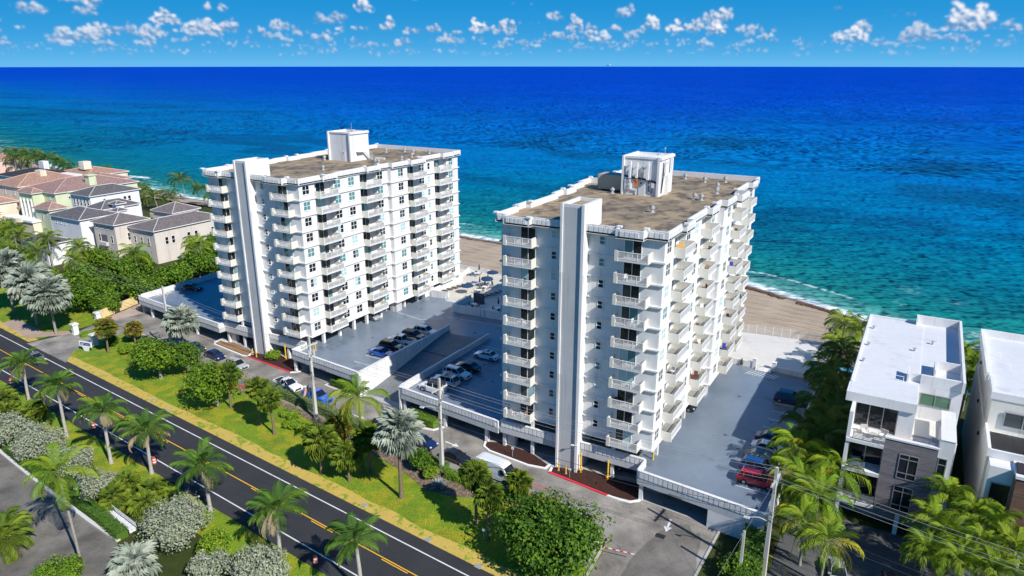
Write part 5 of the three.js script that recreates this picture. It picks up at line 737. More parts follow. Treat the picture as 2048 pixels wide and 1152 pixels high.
function car(kind, paint, label, x, y, z, turn, o = {}) {
  const K = KIND[kind], L = K.L, W = K.W / 2, c = thing(o.name || { sedan: 'parked_car', suv: 'parked_suv', pickup: 'pickup_truck', offroad: 'off_road_car', van: 'panel_van' }[kind], label, o.cat || { pickup: 'pickup truck', van: 'van' }[kind] || 'car', [x, y, z], turn, o.group), roofM = o.roof || paint;
  const yb = .26, b = new MB(), ring = ([sx, sy, sw]) => { const X = sx * L, w = W * sw, ym = Math.min(sy - .04, yb + (Math.min(sy, 1.15) - yb) * .62); return [[X, yb, -w * .96], [X, ym, -w], [X, sy - .05, -w * .95], [X, sy, -w * .82], [X, sy, w * .82], [X, sy - .05, w * .95], [X, ym, w], [X, yb, w * .96]]; }, rs = K.st.map(ring);
  for (let i = 0; i + 1 < rs.length; i++) for (let k = 0; k < 8; k++) { const q = (k + 1) % 8; b.quad(rs[i][k], rs[i][q], rs[i + 1][q], rs[i + 1][k]); }
  for (const [rr, s] of [[rs[0], 1], [rs[rs.length - 1], -1]]) for (let k = 1; k < 7; k++) s > 0 ? b.tri(rr[0], rr[k + 1], rr[k]) : b.tri(rr[0], rr[k], rr[k + 1]);
  const body = b.build('body', paint, c);
  new MB().box(-L * .47, .14, -W * .9, L * .47, .27, W * .9).build('underbody', trimM, c);
  const glass = o.glass || carGlass;
  if (K.g) {
    const [a0, a1, r0, r1, H, yb0] = K.g, wb = W * .9, wr = W * .72, B = [[a0 * L, yb0 - .05, wb], [a1 * L, yb0 - .06, wb], [a1 * L, yb0 - .06, -wb], [a0 * L, yb0 - .05, -wb]], T = [[r0 * L, H - .06, wr], [r1 * L, H - .06, wr], [r1 * L, H - .06, -wr], [r0 * L, H - .06, -wr]];
    new MB().quad(B[1], B[2], T[2], T[1]).build('windscreen', glass, c); new MB().quad(B[3], B[0], T[0], T[3]).build('rear_window', glass, c); new MB().quad(B[0], B[1], T[1], T[0]).build('side_window', glass, c); new MB().quad(B[2], B[3], T[3], T[2]).build('side_window', glass, c);
    const rf = new MB(), e = .03, T2 = [[r0 * L + .1, H, wr - .12], [r1 * L - .1, H, wr - .12], [r1 * L - .1, H, -wr + .12], [r0 * L + .1, H, -wr + .12]], T1 = [[r0 * L - e, H - .06, wr + e], [r1 * L + e, H - .06, wr + e], [r1 * L + e, H - .06, -wr - e], [r0 * L - e, H - .06, -wr - e]]; rf.hexa(T1, T2); rf.build('roof', roofM, c);
    const pl = new MB(), bar = (p, q, w) => pl.tube([p, q], w, 4, false); for (const k of [0, 1, 2, 3]) bar(B[k], T[k], .045); const mx = lerp(a0, a1, .52) * L, mt = lerp(r0, r1, .6) * L; for (const s of [-1, 1]) bar([mx, yb0 - .05, wb * s], [mt, H - .06, wr * s], .04); if (kind === 'suv') for (const s of [-1, 1]) { const m1 = lerp(a0, a1, .2) * L, m2 = lerp(r0, r1, .14) * L; bar([m1, yb0 - .05, wb * s], [m2, H - .06, wr * s], .07); } pl.build('pillar', paint, c);
    if (o.sunroof) new MB().box(lerp(r0, r1, .25) * L, H + .002, -wr * .6, lerp(r0, r1, .85) * L, H + .012, wr * .6).build('sunroof', glass, c);
    if (kind === 'suv') for (const s of [-1, 1]) new MB().tube([[r0 * L + .2, H + .06, s * (wr - .1)], [r1 * L - .15, H + .06, s * (wr - .1)]], .022, 4).build('roof_rail', trimM, c);
  } else {
    new MB().quad([.272 * L, 2.24, W * .8], [.272 * L, 2.24, -W * .8], [.383 * L, 1.4, -W * .84], [.383 * L, 1.4, W * .84]).build('windscreen', glass, c).position.set(.05, .02, 0);
    for (const s of [-1, 1]) new MB().quad([.18 * L, 1.3, s * W * .985], [.34 * L, 1.3, s * W * .985], [.27 * L, 2.05, s * W * .955], [.18 * L, 2.1, s * W * .955]).build('side_window', glass, c).position.z = s * .035;
    new MB().box(-.5 * L - .015, .9, -.02, -.5 * L, 2.3, .02).build('door_seam', trimM, c); for (const s of [-1, 1]) new MB().box(-.3 * L, 1.2, s * (W + .002), .12 * L, 1.23, s * (W + .012)).build('side_rail', trimM, c);
  }
  if (K.bed) { const [p, q] = K.bed; new MB().box(p * L, 1.132, -W * .74, q * L, 1.15, W * .74).build('bed', o.bedM || trimM, c); new MB().box(p * L - .05, 1.14, -W * .9, q * L, 1.22, -W * .76).box(p * L - .05, 1.14, W * .76, q * L, 1.22, W * .9).box(p * L - .1, 1.14, -W * .76, p * L, 1.22, W * .76).build('bed_rail', paint, c); }
  const wr = kind === 'pickup' || kind === 'offroad' ? 1.15 : 1, wx = [.32 * L, -.31 * L];
  for (const X of wx) for (const s of [-1, 1]) { const w = holder('wheel', c, X, .34 * wr, s * (W - .1)); w.scale.setScalar(wr); mesh('tyre', TYRE, tyreM, w); mesh('rim', RIM, o.rim || rimM, w); new MB().tube([[X, .34 * wr, s * (W - .21)], [X, .34 * wr, s * (W - .0)]], .4 * wr, 14).build('wheel_arch', trimM, c); }
  const hx = L * .485, hy = kind === 'van' ? .95 : kind === 'sedan' ? .62 : .8; for (const s of [-1, 1]) { new MB().box(hx - .16, hy - .07, s * W * .62, hx + .03, hy + .07, s * W * .9).build('headlight', lampM, c); new MB().box(-hx - .06, hy + .02, s * W * .68, -hx + .1, hy + .2, s * W * .94).build('taillight', tailM, c); if (K.g) new MB().box(K.g[1] * L - .35, K.g[5] - .02, s * (W * .95), K.g[1] * L - .18, K.g[5] + .12, s * (W * .95 + .2)).build('mirror', paint, c); }
  new MB().box(L * .47, .42, -W * .55, L * .5 + .012, hy - .08, W * .55).build('grille', trimM, c); new MB().box(-L * .5 - .012, .48, -.26, -L * .5 + .03, .62, .26).build('number_plate', trimWhite, c);
  return c;
}
const P = (r, g, b, o = {}) => MP(C(r, g, b), .35, { clearcoat: 1, clearcoatRoughness: .05, ...o });
const cWhite = P(.78, .78, .78), cBlack = P(.012, .012, .014), cBlue = P(.012, .11, .48), cNavy = P(.008, .02, .09), cDark = P(.03, .033, .036), cSilver = P(.5, .51, .52, { metalness: .3 }), cRed = P(.42, .006, .02), cGrey = P(.16, .17, .18), cSea = P(.01, .06, .2);
const DKY = 3.312;
car('sedan', cBlue, 'bright blue car, nearest the street beside the ramp wall', -78.7, DKY, -89.2, .05); car('suv', cBlack, 'black suv beside the blue car at the ramp wall', -79.0, DKY, -92.3, .05); car('pickup', cWhite, 'white pickup backed toward the ramp wall, open bed', -79.2, DKY, -95.3, Math.PI + .05); car('suv', cDark, 'dark suv between white pickup and white suv', -78.8, DKY, -98.4, .05, { roof: M(C(.16, .13, .09), .5) }); car('suv', cWhite, 'white suv, last in the row by the ramp', -78.3, DKY, -101.5, .05);
car('offroad', cWhite, 'white off-road car with black roof near the ramp mouth', -62.4, DKY, -82.2, Math.PI, { roof: trimM }); car('suv', cWhite, 'white suv with sunroof beside the off-road car', -62.2, DKY, -85.3, Math.PI, { sunroof: true }); car('suv', cWhite, 'white suv with dark windows facing the nearer tower', -62.1, DKY, -88.5, 0); car('sedan', cBlack, 'black car in the shaded row beside the nearer tower', -62.2, DKY, -91.8, Math.PI); car('sedan', cWhite, 'white car parked alone at the top of the shaded row', -62, DKY, -97.6, Math.PI, { sunroof: true });
car('sedan', cBlack, 'black sedan alone on the left end of the deck', -141.8, DKY, -97.2, .35);
car('suv', cNavy, 'dark blue suv parked alone near the white terrace', -12.5, DKY, -106.6, 0); car('sedan', cNavy, 'dark blue sedan next to the white coupe on the right deck', -12.4, DKY, -92.7, 0); car('sedan', cWhite, 'white coupe half hidden by palms on the right deck', -12.4, DKY, -89.8, 0); car('sedan', cDark, 'dark car with pale windscreen two along from the red suv', -12.7, DKY, -87.0, 0, { glass: M(C(.25, .32, .33), .1) }); car('suv', cSea, 'blue suv beside the red suv', -12.5, DKY, -84.1, 0); car('suv', cRed, 'red suv at the street end of the right deck', -12.1, DKY, -81.2, 0);
car('sedan', cWhite, 'white sedan under the nearer tower behind the left mulch bed', -43.8, .04, -81.6, 0); car('suv', cDark, 'dark suv under the nearer tower behind the right mulch bed', -28.3, .04, -81.2, Math.PI); car('sedan', cBlack, 'black car nosing out from under the nearer tower', -26.6, DKY, -96.4, 0); car('sedan', cSilver, 'silver car parked under the farther tower edge', -93.4, DKY, -103.0, -.1);
car('suv', cSilver, 'silver suv facing right on the drive below the farther tower', -103, .03, -77.4, RTURN); car('sedan', cNavy, 'dark blue car behind the silver suv on the drive', -110.6, .03, -78.5, RTURN); car('sedan', cDark, 'dark car farthest left in the drive queue', -117, .03, -79.1, RTURN); car('pickup', cWhite, 'white pickup on the drive behind the blue one', -88.6, .03, -76, RTURN); car('pickup', cBlue, 'blue pickup on the drive beside the hedge', -81, .03, -75.3, RTURN);
car('suv', cDark, 'dark suv on the drive behind the silver fan palm', -64.6, .03, -73.2, RTURN, { roof: M(C(.03, .03, .03), .5) }); car('sedan', cNavy, 'dark blue car on the drive beside the green shrubs', -57.2, .03, -72.4, RTURN); car('sedan', cBlack, 'black car parked behind the white van', -50.6, .03, -71.4, RTURN);
car('van', cWhite, 'white high-roof panel van on the drive beside the mulch bed', -43.4, .03, -70.7, RTURN);
car('sedan', cGrey, 'grey sedan driving on the road at the entrance', -138.4, .02, -60.8, RTURN, { name: 'moving_car' });
car('sedan', cSilver, 'silver car under the yellowing palms at bottom right', -1.6, .03, -72.6, -1.35); car('suv', cBlack, 'black suv in the shade beside the bright palm clump', 3.6, .03, -72.2, -1.45); car('sedan', cRed, 'red car in front of the villas at left', -177, .02, -88.6, .6); car('suv', cSea, 'blue car under the left end of the deck', -138.6, .04, -90.3, .1);

// ---------------------------------------------------------------- street furniture, poles, wires
function pole(label, x, z, h, o = {}) {
  const p = thing('utility_pole', label, 'utility pole', [x, 0, z], -RTURN * 0 + RTURN, 'utility poles on the drive'); p.userData.group = undefined; delete p.userData.group;
  new MB().hexa([[-.24, 0, .24], [.24, 0, .24], [.24, 0, -.24], [-.24, 0, -.24]], [[-.13, h, .13], [.13, h, .13], [.13, h, -.13], [-.13, h, -.13]]).build('mast', poleConc, p);
  if (o.arm !== 0) { new MB().box(-.09, h - 1.6, -1.5, .09, h - 1.42, 1.5).build('crossarm', poleConc, p); for (const q of [-1.4, -.7, .7, 1.4]) new MB().tube([[0, h - 1.42, q], [0, h - 1.15, q]], [.06, .04], 6).build('insulator', M(C(.5, .5, .48), .4), p); new MB().tube([[.1, h - 2.6, 0], [.1, h - 1.5, 1.0]], .035, 4).tube([[.1, h - 2.6, 0], [.1, h - 1.5, -1.0]], .035, 4).build('brace', galv, p); }
  if (o.transformer) for (const q of [-.5, .5]) new MB().tube([[.32, h - 3.2, q * .9], [.32, h - 2.2, q * .9]], .2, 8).build('transformer', M(C(.45, .46, .45), .6), p);
  if (o.gear) for (let k = 0; k < 5; k++) new MB().box(.14, h - 2.2 - k * .5, -.5 + .2 * k, .34, h - 1.9 - k * .5, -.3 + .2 * k).build('switch_gear', M(C(.3, .28, .25), .6), p);
  if (o.lamp) { const [ly, lx, lz] = o.lamp; new MB().tube([[0, ly, 0], [lx * .5, ly + .45, lz * .5], [lx, ly + .3, lz]], .05, 6).build('lamp_arm', galv, p); new MB().hexa([[lx - .35, ly + .15, lz + .14], [lx + .3, ly + .2, lz + .14], [lx + .3, ly + .2, lz - .14], [lx - .35, ly + .15, lz - .14]], [[lx - .3, ly + .3, lz + .1], [lx + .3, ly + .36, lz + .1], [lx + .3, ly + .36, lz - .1], [lx - .3, ly + .3, lz - .1]]).build('lamp_head', M(C(.66, .67, .66), .4), p); }
  return p;
}
pole('concrete utility pole beside the silver palm at the left deck', -118.2, -75, 13.9, {}); pole('concrete utility pole with gear and transformers by the flag', -76.4, -70.4, 13.9, { gear: true, transformer: true }); pole('tall concrete utility pole with lamp arm in front of the nearer tower', -50.5, -67.9, 14, { gear: true, lamp: [9.4, -2.2, 1.1] }); pole('concrete utility pole with cross arm and lamp at the right end', -8.5, -68.8, 13.4, { lamp: [6.8, -2.2, .9] });
{ const s = thing('mast_post', 'short pale concrete post beside the right utility pole', 'post', [-10.6, 0, -66.6]); new MB().hexa([[-.16, 0, .16], [.16, 0, .16], [.16, 0, -.16], [-.16, 0, -.16]], [[-.12, 6.2, .12], [.12, 6.2, .12], [.12, 6.2, -.12], [-.12, 6.2, -.12]]).build('post', poleConc, s); new MB().tube([[0, 6.2, 0], [0, 6.35, 0]], .15, 8).build('cap', galv, s); }
function wire(label, a, b, sag, rad, m) { const pts = []; for (let k = 0; k <= 14; k++) { const t = k / 14; pts.push([lerp(a[0], b[0], t), lerp(a[1], b[1], t) - sag * 4 * t * (1 - t), lerp(a[2], b[2], t)]); } one('overhead_wire', new MB().tube(pts, rad, 4, false), m, label, 'wire', 'overhead wires along the drive'); }
{ const PX = [[-195, -84], [-118.2, -75], [-76.4, -70.4], [-50.5, -67.9], [-8.5, -68.8], [48, -62]], nm = ['left of the farther tower', 'before the farther tower', 'before the ramp', 'before the nearer tower', 'crossing the bottom right corner'];
  for (let i = 0; i + 1 < PX.length; i++) { for (const [dz, y] of [[-1.4, 12.7], [-.7, 12.7], [.7, 12.7], [1.4, 12.7]]) wire(`thin power line ${nm[i]}`, [PX[i][0], y, PX[i][1] + dz], [PX[i + 1][0], y, PX[i + 1][1] + dz], .8, .016, wireGrey); for (const [dz, y] of [[.25, 8.2], [.3, 7.5]]) wire(`thick communication cable ${nm[i]}`, [PX[i][0], y, PX[i][1] + dz], [PX[i + 1][0], y, PX[i + 1][1] + dz], .9, .03, wireMat); } }
one('guy_wire', new MB().tube([[-8.5, 11.8, -68.8], [-13, 0, -63]], .014, 4), wireGrey, 'guy wire from the right utility pole to the ground', 'wire');
// barrels on the road edge
for (const [x, z, l] of [[-131.4, -53.1, 'orange striped traffic barrel at the left frame edge'], [-103.3, -51.1, 'orange striped traffic barrel behind the tallest royal palm'], [-86.3, -49.6, 'orange striped traffic barrel beside a royal palm trunk'], [-51.9, -45.8, 'orange striped traffic barrel near the bottom centre']]) {
  const b = thing('traffic_barrel', l, 'traffic barrel', [x, .012, z], 0, 'traffic barrels'); const o = M(C(.80, .07, .015), .5), w = M(C(.8, .8, .78), .5); new MB().tube([[0, 0, 0], [0, .06, 0]], .36, 10).build('base', blackMetal, b); for (let k = 0; k < 5; k++) new MB().tube([[0, .06 + k * .19, 0], [0, .25 + k * .19, 0]], [.28 - k * .016, .27 - k * .016], 12).build(k % 2 ? 'white_band' : 'orange_band', k % 2 ? w : o, b); new MB().tube([[0, 1.01, 0], [0, 1.1, 0]], .1, 8).build('handle', o, b); }
// entrance: pillars, sign, wall
const pillar = (x, z, label, h = 2.1) => { const p = thing('gate_pillar', label, 'pillar', [x, 0, z], RTURN, 'entrance pillars'); delete p.userData.group; new MB().box(-.5, 0, -.5, .5, h, .5).build('shaft', white, p); new MB().box(-.68, h, -.68, .68, h + .18, .68).box(-.55, h + .182, -.55, .55, h + .3, .55).build('cap', white, p); new MB().box(-.6, 0, -.6, .6, .25, .6).build('plinth', white, p); };
pillar(-145.7, -72.2, 'white entrance pillar on the left side of the drive mouth'); pillar(-136.5, -70.8, 'white entrance pillar behind the blue and white sign'); pillar(-149.9, -79.4, 'small white pillar at the end of the yellow wall', 1.6);
{
  const s = thing('entrance_sign', 'white sign board with blue lettering panel beside the entrance drive', 'sign', [-134.9, 0, -68.2], .22); new MB().box(-1.5, .9, -.08, 1.5, 1.95, .08).build('board', trimWhite, s); new MB().hexa([[-.5, 0, .09], [.5, 0, .09], [.5, 0, -.09], [-.5, 0, -.09]], [[-.9, .9, .09], [.9, .9, .09], [.9, .9, -.09], [-.9, .9, -.09]]).build('base', trimWhite, s);
  const cv = document.createElement('canvas'); cv.width = 256; cv.height = 64; const g = cv.getContext('2d'); g.fillStyle = '#27306a'; g.fillRect(0, 0, 256, 64); g.fillStyle = '#dfe6f2'; g.fillRect(18, 26, 62, 24); g.fillStyle = '#8f9ccc'; g.fillRect(112, 24, 118, 12); g.fillRect(132, 42, 92, 10); g.fillStyle = '#e8ecf4'; g.fillRect(88, 14, 14, 18); g.fillRect(112, 12, 12, 10); g.fillStyle = '#16204f'; g.fillRect(84, 40, 30, 12); const ct = new THREE.CanvasTexture(cv); ct.colorSpace = THREE.SRGBColorSpace;
  const pn = new THREE.PlaneGeometry(2.4, .6); mesh('lettering_panel', pn, M(0xffffff, .5, { map: ct }), s).position.set(0, 1.42, .085);
}
{ const w = new MB().wall([-150.1, -79.7], [-153, -90.4], 0, 1.9, .3); one('garden_wall', w, M(C(.78, .60, .30), .85, { map: dirty, bumpMap: stucco, bumpScale: .006 }), 'pale yellow garden wall under the draping sea grape', 'wall'); }
{ const g = thing('gate_unit', 'dark gate panel against the left deck corner', 'gate', [-146.6, 0, -88.2]); new MB().box(-.5, 0, -.8, .2, 3.0, .6).build('leaf', M(C(.05, .045, .04), .6), g); new MB().box(-.7, 3.0, -1, .4, 3.15, .8).build('cap', trimWhite, g); }
// flag on its staff
{
  const f = thing('flag', 'american flag on a slender staff before the blue pickup', 'flag', [-77.9, 0, -70.9], .15); new MB().tube([[0, 0, 0], [0, 5.6, 0]], .045, 6).ball(0, 5.66, 0, .08, .08, .08, 6).build('staff', trimWhite, f);
  const cv = document.createElement('canvas'); cv.width = 190; cv.height = 100; const g = cv.getContext('2d'); for (let k = 0; k < 13; k++) { g.fillStyle = k % 2 ? '#f4f0ee' : '#b3142c'; g.fillRect(0, k * 100 / 13, 190, 100 / 13 + 1); } g.fillStyle = '#1f2a6b'; g.fillRect(0, 0, 76, 54); g.fillStyle = '#f4f0ee'; for (let r = 0; r < 9; r++) for (let q = 0; q < (r % 2 ? 5 : 6); q++) { g.beginPath(); g.arc(6.5 + q * 12.6 + (r % 2 ? 6.3 : 0), 5.4 + r * 5.4, 1.9, 0, 6.3); g.fill(); } const ct = new THREE.CanvasTexture(cv); ct.colorSpace = THREE.SRGBColorSpace;
  const pg = new THREE.PlaneGeometry(2.0, 1.2, 10, 6), pp = pg.attributes.position; for (let i = 0; i < pp.count; i++) { const u = (pp.getX(i) + 1) / 2, v = (pp.getY(i) + .6) / 1.2; pp.setXYZ(i, -.05 - u * 1.15, 5.4 - (1 - v) * 1.05 - u * 1.5, .12 * Math.sin(u * 8 + v * 3)); } pg.computeVertexNormals(); mesh('cloth', pg, M(0xffffff, .8, { map: ct }), f);
}
{ const h = thing('fire_hydrant', 'red fire hydrant beside the drive near the round tree', 'hydrant', [-96.6, 0, -71.1]), m = M(C(.65, .02, .03), .5); new MB().tube([[0, 0, 0], [0, .1, 0]], .2, 8).tube([[0, .1, 0], [0, .62, 0]], .13, 8).build('barrel', m, h); new MB().tube([[0, .62, 0], [0, .7, 0], [0, .82, 0]], [.17, .16, .05], 8).build('bonnet', m, h); new MB().tube([[-.26, .45, 0], [.26, .45, 0]], .07, 6).build('nozzle', m, h); }
{ const h = thing('fire_hydrant', 'brown red standpipe in the mulch before the left deck', 'hydrant', [-94.6, .08, -82.6]), m = M(C(.42, .05, .03), .6); new MB().box(-.3, 0, -.12, .3, .6, .12).build('body', m, h); for (const x of [-.2, .2]) new MB().tube([[x, .3, .1], [x, .35, .4]], .09, 6).build('outlet', m, h); new MB().tube([[0, .6, 0], [0, 1.05, 0]], .07, 6).ball(0, 1.1, 0, .2, .1, .2, 6).build('valve', M(C(.6, .03, .05), .5), h); }
// barrier arm
{ const g = thing('barrier_gate', 'red and white barrier arm across the exit drive', 'barrier gate', [-25.9, 0, -63.4], .16); new MB().box(-.28, 0, -.25, .28, 1.15, .25).build('cabinet', trimWhite, g); new MB().box(-.34, 1.15, -.3, .34, 1.24, .3).build('lid', trimWhite, g); for (let k = 0; k < 10; k++) new MB().box(.3 + k * .42, 1.0, .27, .3 + (k + 1) * .42, 1.1, .33).build(k % 2 ? 'white_stripe' : 'red_stripe', k % 2 ? trimWhite : M(C(.7, .02, .03), .5), g); }
// yellow guards, posts and small signs
const guard = (x, y, z, h, label) => { const b = thing('yellow_bollard', label, 'bollard', [x, y, z]); new MB().tube([[0, 0, 0], [0, h, 0], [0, h + .06, 0]], [.1, .1, .04], 8).build('post', yellowPaint, b); new MB().tube([[0, 0, 0], [0, .05, 0]], .16, 8).build('base', galv, b); };
guard(-37, .1, -76.2, 1.2, 'yellow bollard left of the pair at the nearer tower shaft'); guard(-35.8, .1, -76.0, 1.2, 'yellow bollard right of the pair at the nearer tower shaft'); guard(-105.5, .1, -83, 1.2, 'yellow bollard left of the pair at the farther tower shaft'); guard(-103.9, .1, -82.5, 1.2, 'yellow bollard right of the pair at the farther tower shaft'); guard(-25.2, 3.3, -80.2, 1.3, 'yellow bollard on the deck at the nearer tower corner'); guard(-90.6, 3.3, -84.9, 1.3, 'yellow bollard on the deck at the farther tower corner');
for (const [x, z, l] of [[-30.4, -77.6, 'yellow fire pipe up the column of the nearer tower'], [-34.2, -77.3, 'yellow fire pipe beside the nearer tower shaft'], [-98.3, -84.6, 'yellow fire pipe up the column of the farther tower']]) { const p = thing('fire_pipe', l, 'pipe', [x, .05, z]); new MB().tube([[0, 0, 0], [0, 2.9, 0]], .12, 8).build('riser', yellowPaint, p); new MB().tube([[-.3, .5, 0], [.3, .5, 0]], .08, 6).tube([[0, .5, -.1], [0, .5, .4]], .08, 6).build('valve', yellowPaint, p); }
for (const [x, z, l] of [[-34.9, -75.3, 'small white notice on a thin post in the right mulch bed'], [-44.2, -76.1, 'thin white marker post in the left mulch bed'], [-37.9, -58.6, 'thin white marker post on the lawn by the ficus']]) { const p = thing('notice_post', l, 'sign', [x, .05, z]); new MB().tube([[0, 0, 0], [0, 1.5, 0]], .03, 5).build('post', galv, p); new MB().box(-.2, 1.2, -.015, .2, 1.6, .015).build('plate', trimWhite, p); }
{ const b = thing('accessible_post', 'blue marked post by the white sedan under the nearer tower', 'post', [-42.4, .05, -79.0]); new MB().tube([[0, 0, 0], [0, 1.6, 0]], .06, 6).build('post', M(C(.02, .08, .5), .5), b); new MB().box(-.2, 1.4, -.02, .2, 1.8, .02).build('plate', M(C(.02, .08, .5), .5), b); }
for (const [x, z, l] of [[-43.6, -55.4, 'pale utility cover on the lawn near the ficus'], [-54.6, -56.9, 'white utility cover on the verge by the road'], [-99, -60.6, 'white utility cover on the verge near the trees'], [-104.5, -61.6, 'white utility cover under the left lawn tree'], [-36, -54.5, 'pale utility cover in the ficus shade']]) { const c = thing('utility_cover', l, 'utility cover', [x, .01, z], RTURN); new MB().box(-.4, 0, -.3, .4, .05, .3).build('rim', concrete, c); new MB().box(-.3, .051, -.2, .3, .062, .2).build('lid', M(C(.3, .3, .29), .8), c); }
// white bench-like wall in the near court
{ const b = thing('garden_bench', 'long white slatted bench behind the dark hedge', 'bench', [-77.6, 0, -39.3], -.12); for (let k = 0; k < 5; k++) new MB().box(-3, .42 + .0 * k, -.35 + k * .15, 3, .48, -.24 + k * .15).build('slat', trimWhite, b); for (let k = 0; k < 4; k++) new MB().box(-3, .6 + k * .14, -.42, 3, .7 + k * .14, -.38).build('back_slat', trimWhite, b); for (const x of [-2.8, 0, 2.8]) new MB().box(x - .08, 0, -.42, x + .08, .42, .36).build('leg', trimWhite, b); }
// lamp on the nearer tower's shaft, trash bin by the terrace
{ const l = thing('wall_lamp', 'small white wall lamp on the nearer tower shaft blade', 'lamp', [-34.6, 4.3, -76.85]); new MB().tube([[0, 0, 0], [-.5, .1, .35]], .04, 5).build('arm', trimWhite, l); new MB().box(-.75, .02, .3, -.4, .16, .5).build('head', trimWhite, l); }
{ const l = thing('statue', 'small dark figurine by the white terrace steps', 'statue', [-22.3, 3.3, -117]); new MB().box(-.3, 0, -.3, .3, .15, .3).build('base', concrete, l); new MB().tube([[0, .15, 0], [0, .5, 0], [0, .9, 0], [0, 1.05, 0], [0, 1.25, 0], [0, 1.4, 0]], [.22, .26, .18, .08, .14, .03], 8).build('figure', M(C(.07, .06, .05), .7), l); }

// ---------------------------------------------------------------- houses
const woodTex = tex([512, 256], (u, v) => { const b = Math.floor(v * 8), o = HASH[b * 37 + 5], g = fbm(u * 5 + o * 50, v * 90, 4, 90); return [150 + 120 * (g - .45) + 16 * (o - .5), 144 + 118 * (g - .45) + 16 * (o - .5), 146 + 116 * (g - .45) + 16 * (o - .5)]; }, true, [4, 1.6]);
const woodGrey = M(C(.55, .53, .54), .8, { map: woodTex }), woodBrown = M(C(.50, .30, .21), .75, { map: woodTex });
const roofWhite = M(C(.66, .67, .68), .7, { map: cleanTex }), shutGrey = M(C(.3, .3, .31), .6);
// boards of a timber front, each its own piece
function boards(parent, m, x0, x1, y0, y1, z, holes, seed) {
  const r = rng(seed), bh = .3, cut = [x0, ...new Set(holes.flatMap((h) => [h[0], h[1]])), x1].sort((a, b) => a - b), sh = [m.clone(), m.clone(), m.clone()]; sh[0].color.multiplyScalar(.9); sh[2].color.multiplyScalar(1.1);
  for (let c = 0; c + 1 < cut.length; c++) for (let y = y0; y < y1 - .02; y += bh) { const cx = (cut[c] + cut[c + 1]) / 2, cy = y + bh / 2; if (holes.some((h) => cx > h[0] && cx < h[1] && cy > h[2] && cy < h[3])) continue; new MB().box(cut[c] + .006, y + .012, z, cut[c + 1] - .006, Math.min(y + bh, y1) - .006, z + .05 + .012 * r()).build('board', sh[Math.floor(r() * 3)], parent); }
}
function bigWindow(parent, x0, x1, y0, y1, z, cols, rows, m = glassDark, fm = steelGrey) {
  const w = holder('window', parent), f = new MB(), t = .05; for (let i = 0; i <= cols; i++) { const x = lerp(x0, x1, i / cols); f.box(x - t, y0, z, x + t, y1, z + .1); } for (const v of [0, ...rows, 1]) { const y = lerp(y0, y1, v); f.box(x0 - t, y - t, z - .002, x1 + t, y + t, z + .098); } f.build('frame', fm, w);
  for (let i = 0; i < cols; i++) new MB().box(lerp(x0, x1, i / cols) + t, y0 + .02, z, lerp(x0, x1, (i + 1) / cols) - t, y1 - .02, z + .04).build('pane', m, w);
}
function slatRail(parent, x0, x1, y, z, m = steelGrey) { const r = holder('railing', parent); for (let k = 0; k < 6; k++) new MB().box(x0, y + .12 + k * .17, z - .02, x1, y + .2 + k * .17, z + .02).build('slat', m, r); for (let x = x0; x <= x1 + .01; x += (x1 - x0) / 3) new MB().box(x - .03, y, z - .045, x + .03, y + 1.1, z - .022).build('post', m, r); }
